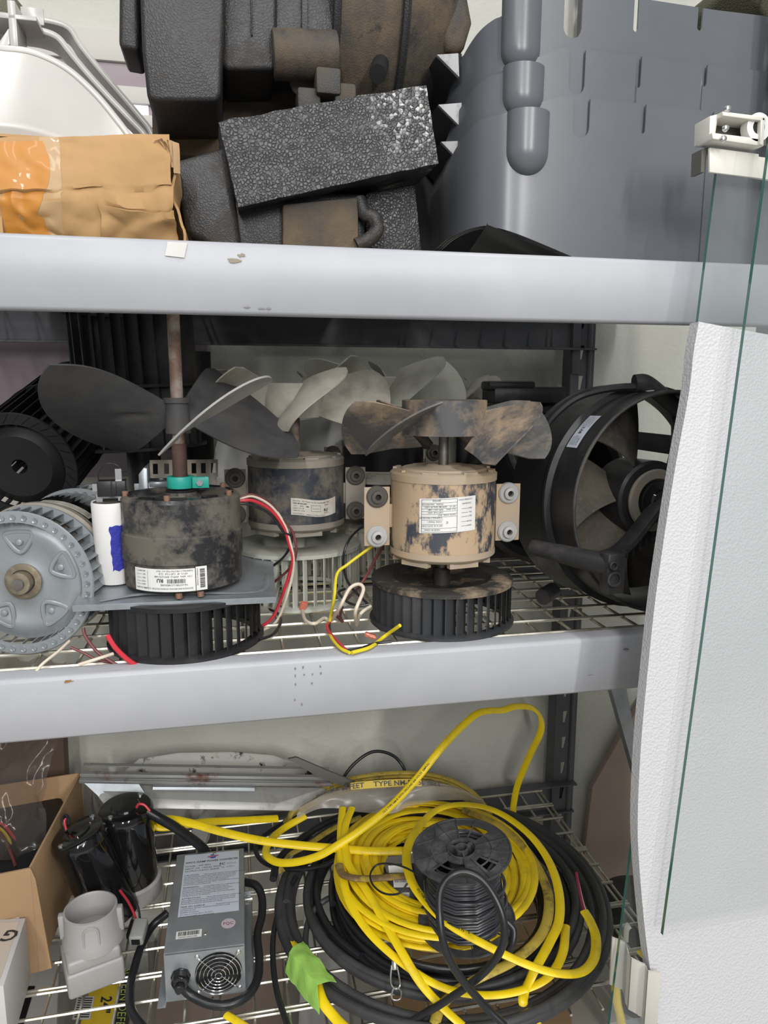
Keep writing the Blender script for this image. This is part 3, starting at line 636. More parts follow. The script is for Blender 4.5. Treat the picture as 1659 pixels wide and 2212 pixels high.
def bracket(parent, x, za, zb, m, gm, y=-.004, w_=.036, grs=None, side=1, holes=None):
    b = B(); b.box((x, y, (za+zb)/2), (w_, .003, zb-za)); b.box((x-side*w_*.62, y+.004, (za+zb)/2), (w_*.4, .003, (zb-za)*.40)); o = b.build('mounting_bracket', m, parent, local=True, bevel=.0008)
    for z in (za+.014, zb-.014):
        b = B(); T = MX((x, y-.001, z), (0, -1, 0)); b.lathe([(.0045, -.004), (.016, -.004), (.016, .003), (.014, .005), (.009, .005), (.009, .010), (.0045, .011)], T, 28, closed=True)
        g = b.build('grommet', gm[0] if z < (za+zb)/2 else gm[1], o, local=True)
        b = B(); b.lathe([(0, .0035), (.0046, .0035)], T, 20); b.build('bolt_hole', M['vblack'], g, local=True)
def shaft(parent, r, z0, z1, m, x=0, y=0, nm='shaft'):
    b = B(); b.lathe([(0, z0), (r, z0), (r, z1-.001), (r-.001, z1), (0, z1)], Matrix.Translation((x, y, 0)), 20); return b.build(nm, m, parent, local=True)
def blade(parent, th, r0, r1, sp0, sp1, zc, rise, m, camber=.0, sweep=0, cut=.12, thick=.002, nm='fan_blade', rise0=.3, tipz=0, pw=4):
    b = B()
    def f(u, v):
        v2 = 2*v-1; r = r0+(r1-r0)*u*(1-cut*abs(v2)**pw)
        ha = (sp0+(sp1-sp0)*sin(min(1, u*1.25)*pi/2))*(1-.22*max(0, u-.75)*4*abs(v2)**2)
        a = th+sweep*u*u+v2*ha; k = rise0+(1-rise0)*min(1, u*1.3)
        return Vector((r*cos(a), r*sin(a), zc+v2*rise*k+camber*(1-v2*v2)*u+tipz*u))
    b.grid(f, 16, 14); return b.build(nm, m, parent, local=True, solid=thick, off=0, ang=60)
def edge_blade(parent, th, ha, r0, r1, z0, K, vdir, m, camber=.005, thick=.0024):
    # flat raked blade: height rises evenly across the direction square to vdir
    b = B()
    def f(u, v):
        v2 = 2*v-1; r = r0+(r1-r0)*u*(1-.10*abs(v2)**4); a = th+v2*ha*(.55+.45*u)
        return Vector((r*cos(a), r*sin(a), z0+K*r*sin(a-vdir)+camber*(1-v2*v2)*u))
    b.grid(f, 18, 18); return b.build('fan_blade', m, parent, local=True, solid=thick, off=0, ang=60)
def cylfn(r, a0, z0, flip=False, w_=0, h=0, tilt=0):
    """puts a flat label on a vertical can of radius r; a0 = angle of its left edge"""
    def f(x, y, k):
        if flip: x, y = w_-x, h-y
        y2 = y+x*tilt
        rr = r+.0005+.00035*k; a = a0+x/r
        return Vector((rr*cos(a), rr*sin(a), z0+y2))
    return f

# ---- front right motor, caked with sand
c3 = Vector((.303, 1.032, ZD)); m3 = thing('fan_motor', c3, 'sand-caked motor with a black fan, standing front right on its black blower wheel', 'motor')
wheel(m3, .1065, .068, 42, M['wheel3t'], M['wheel3'], dish=.010, vf=1.0, blade_w=.012)
shaft(m3, .0075, .06, .31, M['steel'])
motor_body(m3, .0775, .103, .228, M['motor3'], M['caps'])
bracket(m3, -.101, .118, .205, M['caps'], (M['gromg'], M['gromb']), side=-1, w_=.038); bracket(m3, .101, .118, .205, M['caps'], (M['gromg'], M['gromg']), side=1, w_=.038)
b = B(); zf = .328-.0; b.lathe([(.060, .280), (.062, .280), (.062, .329), (.060, .330), (.012, .330), (.012, .327), (.059, .327)], None, 48, closed=True); b.build('fan_hub_band', M['blades3'], m3, local=True)
b = B(); b.lathe([(0, .330), (.012, .330), (.012, .30), (0, .30)], None, 20); b.build('fan_hub', M['wheel3'], m3, local=True)
for th, mm, rr in ((radians(180), 'blades3', .150), (radians(-54), 'blades3', .152), (radians(-3), 'blades3g', .156), (radians(62), 'blades3', .145), (radians(112), 'blades3', .145)):
    blade(m3, th, .058, rr, .38, .42, .288, .040, M[mm], camber=.004, sweep=-.1, cut=.10, rise0=.65)
edge_blade(m3, radians(-131), .42, .060, .150, .330, .70, radians(-106.4), M['blades3g'], .012)
its = [('r', .0385, .002, .0392, .068, 1), ('r', .1085, .002, .1092, .068, 1), ('r', .0385, .002, .1092, .0026, 6), ('r', .0385, .0674, .1092, .068, 6)]
for k, y in enumerate((.009, .015, .0205, .026, .0315, .037, .043, .052, .060)): its.append(('r', .039 if k not in (6, 7) else .066, y, .109, y+.0005, 6))
its += [('t', 'genteq', .071, .0034, .0058)]
its += [('t', s, x, y, .0042) for s, x, y in (('MODEL   FAN MOTOR', .066, .0103), ('115V 60Hz 4P 2-SPD', .066, .0158), ('HP 1/3    AMP 3.4', .042, .0158), ('RPM 1675 / 1080', .066, .0213), ('FLA  60Hz', .042, .0213), ('CAP 7.5uF  370V', .066, .027), ('DATE CODE  ROT', .042, .0323), ('THERMALLY PROTECTED', .067, .0375), ('CODE  PHASE 1', .068, .0455), ('INS CL B  DUTY CONT', .067, .0538), ('MADE IN CHINA', .072, .0618), ('CONNECTION', .008, .004), ('DIAGRAM', .010, .012), ('RED', .008, .022), ('YEL', .008, .030), ('BLK', .008, .038), ('WHT', .008, .048), ('GRN', .008, .057))]
its += [('r', .016, y, .030, y+.0006) for y in (.0235, .0315, .0395, .0495, .0585)]
its += [('t', 'c', .056, .047, .010)]
LW, LH = .114, .070
# label narrower than its print sheet: scaled on to the can
def lab3(x, y, k):
    x = (LW-x)*.72; y = (LH-y)*.70; r = .0775+.0006+.00035*k; a = radians(-131)+x/r; return Vector((r*cos(a), r*sin(a), .1455+y+x*.06))
paper('rating_label', m3, LW, LH, lab3, its, (M['pap'], M['ink'], M['ink']))

# ---- front left motor on a galvanised plate
c1 = Vector((-.072, 1.018, ZD)); m1 = thing('fan_motor', c1, 'black dusty motor with tall rusty shaft and three-blade black fan, on a galvanised plate', 'motor')
wheel(m1, .1035, .074, 38, M['black'], M['black'], dish=.008, vf=1.0, blade_w=.012)
b = B(); PZ = .0785
pl = [S(157, 1312, .940)-c1, S(594, 1291, .930)-c1, P(586, 1196, Z=ZD+.083)-c1, Vector((-.135, .10, .083))]
for p in pl[:2]: p.z = .076
b.hexa([p-Vector((0, 0, .0015)) for p in pl]+[p+Vector((0, 0, .0005)) for p in pl])
for i, j in ((0, 1), (1, 2)):
    p, q = pl[i], pl[j]; d = Vector((0, -.0015, 0)) if i == 0 else Vector((.0015, 0, 0))
    b.hexa([p-Vector((0, 0, .007)), q-Vector((0, 0, .007)), q-Vector((0, 0, .007))+d, p-Vector((0, 0, .007))+d, p, q, q+d, p+d])
b.tube([pl[0]+Vector((.03, .012, .0015)), Vector((-.05, -.055, PZ+.002)), Vector((.02, -.06, PZ+.001)), pl[1]+Vector((-.02, .03, .0015)), pl[1]+Vector((-.005, .11, .003))], .003, 6, flat=(.005, .0015))
b.build('mounting_plate', M['galv'], m1, local=True)
r1 = .0785
b = B(); z0, z1 = .084, .206
b.lathe([(0, z0), (r1*.95, z0), (r1, z0+.003), (r1, z0+.036), (r1+.0018, z0+.038), (r1+.0018, z0+.072), (r1, z0+.074), (r1, z1-.006), (r1-.004, z1-.001), (r1*.80, z1), (r1*.60, z1-.006), (r1*.35, z1-.007), (.018, z1+.002), (0, z1+.003)], None, 72); b.build('motor_can', M['motor1'], m1, local=True)
b = B()
for k in range(7):
    a = -2.8+k*.62; b.box((0, 0, 0), (.022, .005, .0022), Matrix.Translation((r1*.86*cos(a), r1*.86*sin(a), z1+.0006)) @ Matrix.Rotation(a+pi/2, 4, 'Z'))
b.build('vent_slot', M['vblack'], m1, local=True)
for a in (radians(-166), radians(-100), radians(-28), radians(40)):
    b = B(); b.cyl((r1*.92*cos(a), r1*.92*sin(a), z1-.002), (r1*.92*cos(a), r1*.92*sin(a), z1+.0055), .0042, n=6); b.build('bolt', M['rustbolt'], m1, local=True, bevel=.0006)
for a in (radians(-92), radians(-72)):
    b = B(); b.cyl((r1*1.0*cos(a), r1*1.0*sin(a), z0-.005), (r1*1.0*cos(a), r1*1.0*sin(a), z0+.001), .0042, n=6); b.build('bolt', M['rustbolt'], m1, local=True)
shaft(m1, .0098, .20, .272, M['rustd'], nm='lower_shaft'); shaft(m1, .0082, .27, .475, M['rust'], nm='shaft')
b = B(); b.lathe([(0, z1+.004), (.020, z1+.004), (.019, z1-.002), (0, z1-.003)], None, 28); b.build('collar', M['black'], m1, local=True)
b = B(); b.lathe([(.0115, .212), (.0180, .212), (.0180, .228), (.0115, .228)], None, 32, closed=True); b.box((.027, -.012, .220), (.022, .004, .015)); b.box((.026, -.005, .220), (.022, .004, .015)); o = b.build('clamp', M['teal'], m1, local=True, bevel=.0008)
b = B(); b.cyl((.026, -.0135, .220), (.026, -.018, .220), .0045, n=6); b.build('screw', M['screw'], o, local=True)
b = B(); b.lathe([(.009, .286), (.0165, .286), (.0150, .322), (.0150, .326), (.009, .326)], None, 32, closed=True); b.lathe([(.009, .326), (.0175, .326), (.0175, .333), (.009, .333)], None, 32, closed=True); b.build('fan_hub', M['bladeb'], m1, local=True)
def blade3(th, m, nm='fan_blade', zoff=0, rr=.168, rise=.058, span=.62, thick=.0024, cam_=-.010):
    b = B()
    def f(u, v):
        v2 = 2*v-1; r = .012+(rr-.012)*u*(1-.06*abs(v2)**5)
        ha = .50+(span-.50)*min(1, u*1.15)**1.3
        a = th+v2*ha*(1-.10*u*u); k = .22+.78*sin(min(1, u*1.2)*pi/2)
        # a pressed rib from the root
        rib = .005*math.exp(-((v2+.1)/.10)**2)*math.exp(-((u-.35)/.16)**2)
        return Vector((r*cos(a), r*sin(a), .305+zoff+v2*rise*k+cam_*(1-v2*v2)*u*u+rib))
    b.grid(f, 22, 22); o = b.build(nm, m, m1, local=True, solid=thick, off=0, ang=60); return o
blade3(radians(168), M['bladeb'], span=.80, rise=.060, zoff=.008); edge_blade(m1, radians(-66), .50, .014, .168, .284, .62, radians(-86), M['bladeg'], .020); blade3(radians(36), M['bladeb'], span=.72, rise=.062, zoff=.008)
LW1, LH1 = .0835, .0300
def lab1(x, y, k):
    x = LW1-x; y = LH1-y; r = r1+.0006+.00035*k; a = radians(-137)+x/r; return Vector((r*cos(a), r*sin(a), .0875+y))
paper('rating_label', m1, LW1, LH1, lab1, [('t', 'ZHONGSHAN BROAD-OCEAN MOTOR CO.,LTD.', .0025, .0248, .0030), ('t', 'Y6LA570B1L(C480A308)', .009, .0198, .0034), ('bar', .012, .0130, .036, .0185, 1), ('t', 'RU', .040, .0128, .0068, 'LEFT', 1.0, .0002), ('t', '115V  60Hz  AMP3.6  RPM1675/1080', .003, .0088, .0032), ('t', 'HP1/3  4P  CAP.7.5uF  CL:B', .009, .0050, .0032), ('t', 'THERMALLY-PROTECTED AO  ROT', .002, .0015, .0030), ('r', .0615, .002, .0618, .0285), ('t', 'WIRE DIAGRAM', .0625, .0248, .0026), ('t', 'GRN', .065, .0200, .0026), ('t', 'WHT', .065, .0160, .0026), ('t', 'RED', .065, .0115, .0026), ('t', 'BLK', .065, .0070, .0026), ('t', 'BROWN', .065, .0025, .0026)]+[('r', .071, y, .080, y+.0003) for y in (.021, .017, .0125, .008, .0035)], (M['pap'], M['ink']))
def lab1b(x, y, k):
    x2 = .0145-y; y2 = x; r = r1+.0006+.00035*k; a = radians(-137)+(LW1+.001+.0145-x2)/r; return Vector((r*cos(a), r*sin(a), .0875+.0315-y2))
paper('barcode_label', m1, .0315, .0145, lab1b, [('bar', .003, .0055, .028, .012, 1), ('t', '01905060132 WA0036', .002, .0015, .0024)], (M['pap'], M['ink']))
# leads of this motor
def wire(parent, pts, m, r=.0021, nm='lead_wire'):
    b = B(); b.tube(pts, r, 8, 6); return b.build(nm, m, parent)
for off, m, r, e in ((0, 'wwire', .0022, [(566, 1350, 1.045)]), (1, 'red', .0024, [(565, 1345, 1.04)]), (2, 'bwire', .0020, [(560, 1120, 1.18)]), (3, 'brwire', .0020, [])):
    dx, dy = (0, -2, 2, 6)[off], (0, 10, 20, -3)[off]
    pts = [S(500, 1082+dy*.5, 1.03), S(520, 1076+dy*.6, 1.03), S(548, 1072+dy, 1.035), S(585, 1092+dy, 1.045), S(612-dx*0, 1128+dy, 1.055), S(626+dx, 1170+dy*.4, 1.06), (S(634+dx, 1210, 1.062))]
    if off == 0: pts += [S(630, 1250, 1.07), S(612, 1310, 1.07), S(595, 1345, 1.065), S(566, 1362, 1.05)]
    if off == 1: pts += [S(622, 1250, 1.07), S(605, 1300, 1.07), S(588, 1335, 1.06), S(564, 1354, 1.045)]
    if off == 2: pts = pts[:5]+[S(630, 1160, 1.06), S(622, 1190, 1.07), S(600, 1215, 1.10), S(560, 1240, 1.15)]
    if off == 3: pts = pts[:5]+[S(632, 1150, 1.06), S(640, 1190, 1.06), S(628, 1225, 1.075), S(590, 1260, 1.10)]
    wire(m1, pts, M[m], r)
# ---- capacitor beside it
cp = thing('capacitor', (0, 0, 0), 'white capacitor can with torn blue tape and a black relay on top', 'capacitor')
b0, t0 = S(248, 1228, 1.030), S(236, 1082, 1.020); b0.z = ZD+.083
cp.location = b0; ax = (t0-b0); L_ = ax.length
T = MX(b0, ax, (1, 0, 0)) @ Matrix.Diagonal((1, .8, 1, 1))
b = B(); b.lathe([(0, 0), (.0225, 0), (.0235, .002), (.0238, L_-.002), (.0228, L_), (.021, L_-.001)], T, 40); b.build('can', M['cap'], cp)
b = B(); b.lathe([(.0212, L_-.001), (.012, L_-.0005), (0, L_)], T, 30); b.build('can_top', M['gromb'], cp)
b = B()
def tapef(u, v):
    a = radians(-88+78*u)+(.10*noise.noise(Vector((v*6, 0, 5))) if u == 0 else 0); zz = L_*(.18+.02*u+.55*v+.03*noise.noise(Vector((u*6, 1, v))))
    return T @ Vector((.0243*cos(a), .0243*sin(a), zz))
b.grid(tapef, 12, 20); b.build('blue_tape', M['bluet'], cp, solid=.0006)
q = S(243, 1054, 1.02); b = B(); b.box(q, (.036, .020, .021)); b.box(q+Vector((.003, -.0105, .001)), (.007, .002, .018)); rl = b.build('relay', M['black'], cp, bevel=.001)
b = B(); b.box(q+Vector((.009, -.004, .018)), (.008, .0008, .016)); b.build('terminal', M['screw'], rl); b = B(); b.box(q+Vector((-.021, -.004, .002)), (.006, .008, .010)); b.build('terminal', M['screw'], rl); b = B(); b.box(q+Vector((-.017, -.002, -.013)), (.008, .001, .010)); b.build('terminal', M['screw'], rl); b = B(); b.box(q+Vector((.012, -.004, -.013)), (.009, .008, .007)); b.build('terminal', M['screw'], rl)
b = B(); b.tube([q+Vector((-.017, 0, .008)), q+Vector((-.016, 0, .022)), q+Vector((-.006, 0, .032)), q+Vector((.006, 0, .031)), q+Vector((.014, 0, .022)), q+Vector((.019, -.002, .022))], .0009, 6); b.build('strap', M['bwire'], rl)

# ---- middle rear motor with the cream fan and wheel
c2 = Vector((.100, 1.205, ZD)); m2 = thing('fan_motor', c2, 'slate-coloured dusty motor with cream fan and wheel, behind the two front motors', 'motor')
wheel(m2, .1065, .092, 40, M['cream'], M['cream'], dish=.004, blade_w=.014, vf=.45)
motor_body(m2, .0785, .122, .236, M['motor2'], M['capg'])
shaft(m2, .0078, .09, .13, M['steel']); shaft(m2, .0078, .23, .32, M['rust'])
bracket(m2, -.099, .128, .216, M['capg'], (M['gromb'], M['gromb']), side=-1, w_=.034); bracket(m2, .099, .128, .216, M['capg'], (M['gromb'], M['gromb']), side=1, w_=.034)
def lab2(x, y, k): r = .0785+.0006+.00035*k; a = radians(-101)+x/r; return Vector((r*cos(a), r*sin(a), .148+y+.003*cos(x*60)))
paper('rating_label', m2, .080, .0265, lab2, [('t', 'Suits.FNo.   Fan Motor For Air Conditioner', .003, .0215, .0030), ('t', 'G.C.Plant', .054, .0215, .0030), ('t', 'YDK140-4A3-0P7', .003, .0175, .0030, 'LEFT', 1, .0001), ('t', '115V~    60Hz', .003, .0137, .0028), ('t', '220W 2.1A  4P', .003, .0100, .0028), ('t', '1080r/min  IN-B', .003, .0064, .0028), ('t', 'ROTATION', .003, .0015, .0026), ('t', 'Jiangmen L.F Motor Co.,Ltd', .024, .0015, .0028), ('t', 'RoHS', .056, .0175, .0030), ('t', 'RU', .054, .0085, .0062, 'LEFT', 1, .0002), ('t', 'E335721', .054, .0050, .0026), ('r', .014, .0022, .021, .0026), ('r', .024, .0140, .028, .0155)]+[('r', .032, .0175, .048, .0179, 2), ('r', .032, .008, .048, .0084, 2), ('r', .032, .008, .0324, .0179), ('r', .048, .008, .0484, .0179), ('r', .034, .0125, .046, .0129)]+[('r', .0665+.0012*i, .0110+.0012*j, .0675+.0012*i, .0120+.0012*j) for i in range(8) for j in range(9) if False], (M['papd'], M['ink']))
b = B(); b.lathe([(.046, .300), (.048, .300), (.050, .352), (.048, .354), (.010, .352), (.010, .349), (.046, .349)], None, 48, closed=True); b.build('fan_hub_band', M['creamd'], m2, local=True)
b = B(); b.lathe([(0, .354), (.009, .354), (.012, .345), (.012, .310), (0, .310)], None, 20); b.build('fan_hub', M['creamd'], m2, local=True)
for k in range(5):
    blade(m2, radians(-94+72*k), .046, .156, .34, .42, .330, .046, M['creamd'], camber=.006, sweep=.25, cut=.16, rise0=.6)
# ---- fourth motor, dark at the back
c4 = Vector((.285, 1.388, ZD)); m4 = thing('fan_motor', c4, 'dark motor with a cream fan half hidden behind the sand-caked motor', 'motor')
wheel(m4, .1065, .092, 40, M['creamd'], M['creamd'], dish=.004, blade_w=.014, vf=.45)
motor_body(m4, .0785, .135, .250, M['black'], M['capg'])
shaft(m4, .0078, .09, .14, M['steel']); shaft(m4, .0078, .24, .345, M['rust'])
bracket(m4, -.099, .150, .236, M['capg'], (M['gromb'], M['gromb']), side=-1, w_=.034); bracket(m4, .101, .150, .236, M['capg'], (M['gromb'], M['gromb']), side=1, w_=.034)
def lab4(x, y, k): r = .0785+.0006+.00035*k; a = radians(-128)+x/r; return Vector((r*cos(a), r*sin(a), .170+y))
paper('rating_label', m4, .060, .024, lab4, [('t', 'Suits.FNo.   Fan Motor For Air Conditioner', .003, .019, .0030), ('t', '115V~  60Hz  4P', .003, .015, .0030), ('t', '1080r/min', .003, .011, .003)], (M['papd'], M['ink']))
b = B(); b.lathe([(.050, .318), (.052, .318), (.054, .366), (.052, .368), (.010, .366), (.010, .363), (.050, .363)], None, 48, closed=True); b.build('fan_hub_band', M['cream'], m4, local=True)
for k in range(5):
    blade(m4, radians(-84+72*k), .050, .160, .36, .44, .352, .050, M['cream'], camber=.004, sweep=.2, cut=.16, rise0=.6)
# fan lying at the rear right, dim
ff = thing('loose_fan', (.385, 1.535, ZD+.335), 'spare cream fan at the very back, only dim blades showing past the rear motor', 'fan')
c = Vector((.49, 1.505, ZD)); ff.location = c
b = B(); b.lathe([(.01, 0), (.025, 0), (.025, .30), (.022, .345), (.01, .345)], None, 40, closed=True); b.build('hub', M['creamd'], ff, local=True)
for k in range(5): blade(ff, radians(-28+72*k), .023, .078, .40, .50, .345, .028, M['creamd'], camber=.004, sweep=.2, cut=.16, rise0=.6)

# ---- grey centrifugal wheels on a double-shafted motor, lying at the left
cA = Vector((-.277, .985, 0)); R_ = .094; cA.z = ZD+R_+.002
axA = Vector((.16, 1, .0)).normalized()
lw = thing('blower_assembly', cA, 'grey metal blower wheels on a double-shafted black motor lying at the left end', 'blower', M=MX(cA, -axA, (1, 0, 0)))
def drum(parent, z0, z1, n, m, face=True):      # local z toward the viewer
    b = B(); b.lathe([(R_*.86, z1), (R_, z1), (R_+.0015, z1-.002), (R_, z1-.004), (R_*.86, z1-.002)], None, 72, closed=True); rg = b.build('rim_ring', m, parent, local=True)
    b = B()
    for i in range(n):
        a = 2*pi*i/n; rm = R_*.93
        b.lathe([(0, z1+.0002), (.0035, z1+.0016), (.0040, z1+.0002)], Matrix.Translation((rm*cos(a), rm*sin(a), 0)), 8)
        b.box((0, 0, 0), (.0075, .0014, .0012), Matrix.Translation((rm*cos(a), rm*sin(a), z1+.0016)) @ Matrix.Rotation(a+.6, 4, 'Z'))
    b.build('rim_rivets', M['galv'], rg, local=True)
    b = B(); b.lathe([(R_*.86, z0), (R_, z0), (R_, z0+.003), (R_*.86, z0+.003)], None, 72, closed=True); b.build('rear_ring', m, parent, local=True)
    b = B()
    for i in range(n):
        a = 2*pi*i/n
        for (ra, aa, rb, ab) in ((R_-.001, a, R_*.92, a+.05), (R_*.92, a+.05, R_*.845, a+.13)):
            p, q = Vector((ra*cos(aa), ra*sin(aa), 0)), Vector((rb*cos(ab), rb*sin(ab), 0)); nn = (q-p).cross(Vector((0, 0, 1))).normalized()*.0005
            b.hexa([p-nn+Vector((0, 0, z0)), q-nn+Vector((0, 0, z0)), q+nn+Vector((0, 0, z0)), p+nn+Vector((0, 0, z0)), p-nn+Vector((0, 0, z1-.002)), q-nn+Vector((0, 0, z1-.002)), q+nn+Vector((0, 0, z1-.002)), p+nn+Vector((0, 0, z1-.002))])
    b.build('vanes', m, parent, local=True, smooth=False)
    if face:
        zf = z1-.020
        b = B(); b.lathe([(0, zf+.004), (.016, zf+.004), (.022, zf), (.050, zf+.001), (.056, zf+.004), (.068, zf+.004), (.074, zf), (R_*.85, zf-.002)], None, 60); fd = b.build('face_disc', m, parent, local=True)
        for k in range(5):
            b = B(); a = -.9+k*2*pi/5
            Tk = Matrix.Rotation(a, 4, 'Z') @ Matrix.Translation((.052, 0, zf+.0035))
            b.tube([Tk @ Vector(p) for p in ((-.014, 0, 0), (.006, .017, 0), (.013, .013, 0), (.013, -.013, 0), (.006, -.017, 0))], .0022, 6, 5, closed=True, flat=(.003, .0016))
            b.lathe([(0, .0035), (.004, .002), (.005, 0)], Tk, 14)
            b.build('pressed_rib', m, fd, local=True)
        b = B(); b.cyl((0, 0, zf+.002), (0, 0, zf+.020), .0145, n=28); b.lathe([(.016, zf+.004), (.024, zf+.0045), (.024, zf+.007), (.016, zf+.008)], None, 30); b.build('collar', M['brass'], parent, local=True, bevel=.001)
        b = B(); b.cyl((0, 0, zf+.019), (0, 0, zf+.024), .0075, n=20); b.build('shaft_end', M['steel'], parent, local=True)
drum(lw, -.058, .0, 40, M['wheelg']); drum(lw, -.275, -.215, 40, M['wheelg'], False)
b = B(); b.lathe([(.010, -.064), (R_*.92, -.063), (R_*1.02, -.068), (R_*1.02, -.078), (R_*.97, -.080)], None, 60); b.build('motor_end_plate', M['capg'], lw, local=True)
b = B(); b.lathe([(R_*.97, -.080), (R_*.98, -.190), (R_*.92, -.200), (0, -.202)], None, 60); b.build('motor_can', M['blackg'], lw, local=True)
b = B(); b.cyl((0, 0, -.28), (0, 0, -.05), .008); b.build('shaft', M['steel'], lw, local=True)
def labA(x, y, k): r = R_*.98+.0006+.0004*k; a = radians(48)+x/r; return Vector((r*cos(a), r*sin(a), -.085-.001-y if False else -.112+y))
paper('rating_label', lw, .075, .022, labA, [('lines', .003, .003, .045, .020, 5), ('r', .050, .002, .0505, .020), ('lines', .053, .003, .072, .020, 4)], (M['papd'], M['ink']))
# ---- long dark cross-flow rotor leaning at the far left back
p0, p1 = S(40, 1010, 1.22), S(165, 885, 1.50); d = (p1-p0).normalized(); p0.z = max(p0.z, ZD+.09)
cf = thing('crossflow_rotor', p0, 'long black cross-flow blower rotor lying slanted in the dark at the far left back', 'blower', M=MX(p0, d))
Lc = (p1-p0).length+.02; Rc = .088
for z in (0, Lc*.5, Lc): b = B(); b.lathe([(Rc*.80, z), (Rc, z), (Rc, z+.005), (Rc*.80, z+.005)], None, 48, closed=True); b.build('ring', M['dim'], cf, local=True)
b = B(); b.lathe([(0, Lc+.004), (Rc, Lc+.004)], None, 48); b.build('end_disc', M['dim'], cf, local=True)
b = B()
for i in range(34):
    a = 2*pi*i/34; Tm = Matrix.Rotation(a, 4, 'Z') @ Matrix.Translation((Rc*.9, 0, Lc/2)) @ Matrix.Rotation(.6, 4, 'Z'); b.box((0, 0, 0), (Rc*.2, .0016, Lc), Tm)
b.build('vanes', M['dim'], cf, local=True, smooth=False)
b = B(); b.lathe([(.012, .004), (.05, .002), (Rc*.8, .02)], None, 40); b.build('end_disc', M['dim'], cf, local=True)
# ---- tall black rotor standing at the back
tr_c = Vector((S(318, 900, 1.40).x, 1.40, ZD)); zt_ = 1.44
tall = thing('crossflow_rotor', tr_c, 'tall ribbed black blower rotor standing upright behind the rusty shaft', 'blower', M=Matrix.Translation(tr_c) @ Matrix.Rotation(radians(-2.5), 4, 'Y'))
b = B(); zb1 = S(300, 975, 1.30).z-ZD; zm = S(300, 838, 1.3).z-ZD; zh = zt_-ZD
RT = .112
for z in (zb1, zm, zh-.006): b.lathe([(RT*.78, z), (RT+.003, z), (RT+.003, z+.005), (RT*.78, z+.005)], None, 56, closed=True)
b.lathe([(0, zm+.002), (RT*.8, zm+.002)], None, 40); b.build('rings', M['blackd'], tall, local=True)
b = B()
for i in range(26):
    a = 2*pi*i/26
    for za, zb2, k in ((zb1, zm, .9), (zm, zh-.004, 1)): b.box((0, 0, 0), (.026, .002, zb2-za), Matrix.Rotation(a, 4, 'Z') @ Matrix.Translation((RT*.88, 0, (za+zb2)/2)) @ Matrix.Rotation(.9, 4, 'Z'))
b.build('vanes', M['blackd'], tall, local=True, smooth=False)
b = B(); b.lathe([(0, 0), (.06, 0), (.06, .006), (.03, .012), (.03, zb1), (.07, zb1+.002), (.07, zb1+.006), (0, zb1+.006)], None, 32); b.build('foot', M['black'], tall, local=True)
t = B(); x = S(425, 850, 1.5).x; t.cyl((x, 1.475, ZD), (x, 1.475, 1.37), .030, n=32); tag(t.build('black_tube', M['vblack']), 'plain black tube standing at the back beside the tall ribbed rotor', 'tube')
# ---- slotted metal bracket and moulded grey bracket behind the first motor
sb = thing('slotted_bracket', (.0, 1.17, ZD), 'thin steel bracket with a row of oval slots, standing behind the teal clamp', 'bracket')
A, D = S(324, 1033, 1.15), S(471, 1030, 1.17); A2, D2 = S(323, 994, 1.15), S(470, 989, 1.17)
b = B(); ux = (D-A); uz = (A2-A); nslot = 6; cen = [.08, .24, .50, .64, .78, .93]; w_ = .035
edges = [0]
for c_ in cen: edges += [c_-w_, c_+w_]
edges += [1]
def q_(u, v): return A+ux*u+uz*v
for i in range(len(edges)-1):
    u0, u1 = edges[i], edges[i+1]
    spans = [(0, 1)] if i % 2 == 0 else [(0, .22), (.80, 1)]
    for v0, v1 in spans: b.prism([q_(u0, v0), q_(u1, v0), q_(u1, v1), q_(u0, v1)], (0, .0015, 0))
b.prism([q_(.86, .05), q_(.98, .05), Vector((q_(.98, 0).x, q_(.98, 0).y, ZD+.001)), Vector((q_(.86, 0).x, q_(.86, 0).y, ZD+.001))], (0, .0015, 0))
b.build('plate', M['capg'], sb, smooth=False)
gb = thing('grey_bracket', (-.07, 1.14, ZD), 'pale grey moulded bracket with a round hole, just behind the black motor', 'bracket')
b = B(); p = S(303, 1060, 1.13)
b.prism([Vector((p.x-.003, 1.13, ZD)), Vector((p.x+.009, 1.13, ZD)), S(318, 1012, 1.13), S(310, 1010, 1.13), S(299, 1025, 1.13)], (0, .07, 0))
hp = S(342, 1046, 1.14); b.lathe([(.018, -.004), (.030, -.004), (.030, .004), (.018, .004)], Matrix.Translation((hp.x, 1.165, hp.z)), 32, closed=True)
b.box((hp.x, 1.14, hp.z-.013), (.07, .004, .03)); b.box((hp.x+.040, 1.16, (hp.z+ZD)/2), (.006, .06, hp.z-ZD+.012)); b.build('body', M['galv'], gb, bevel=.001)
# ---- pale panels leaning on the wall behind the motors
t = B(); x0, x1 = S(455, 1000, 1.45).x, S(800, 1000, 1.5).x; zt = S(600, 905, 1.5).z
t.hexa([(x0-.06, 1.40, ZD), (x1, 1.44, ZD), (x1, 1.446, ZD), (x0-.06, 1.406, ZD), (x0+.02, 1.485, zt-.02), (x1-.02, 1.49, zt+.01), (x1-.02, 1.496, zt+.01), (x0+.02, 1.491, zt-.02)])
tag(t.build('leaning_sheet', M['whiteg'], bevel=.001), 'pale grey plastic sheet leaning against the rear behind the slate motor', 'panel')
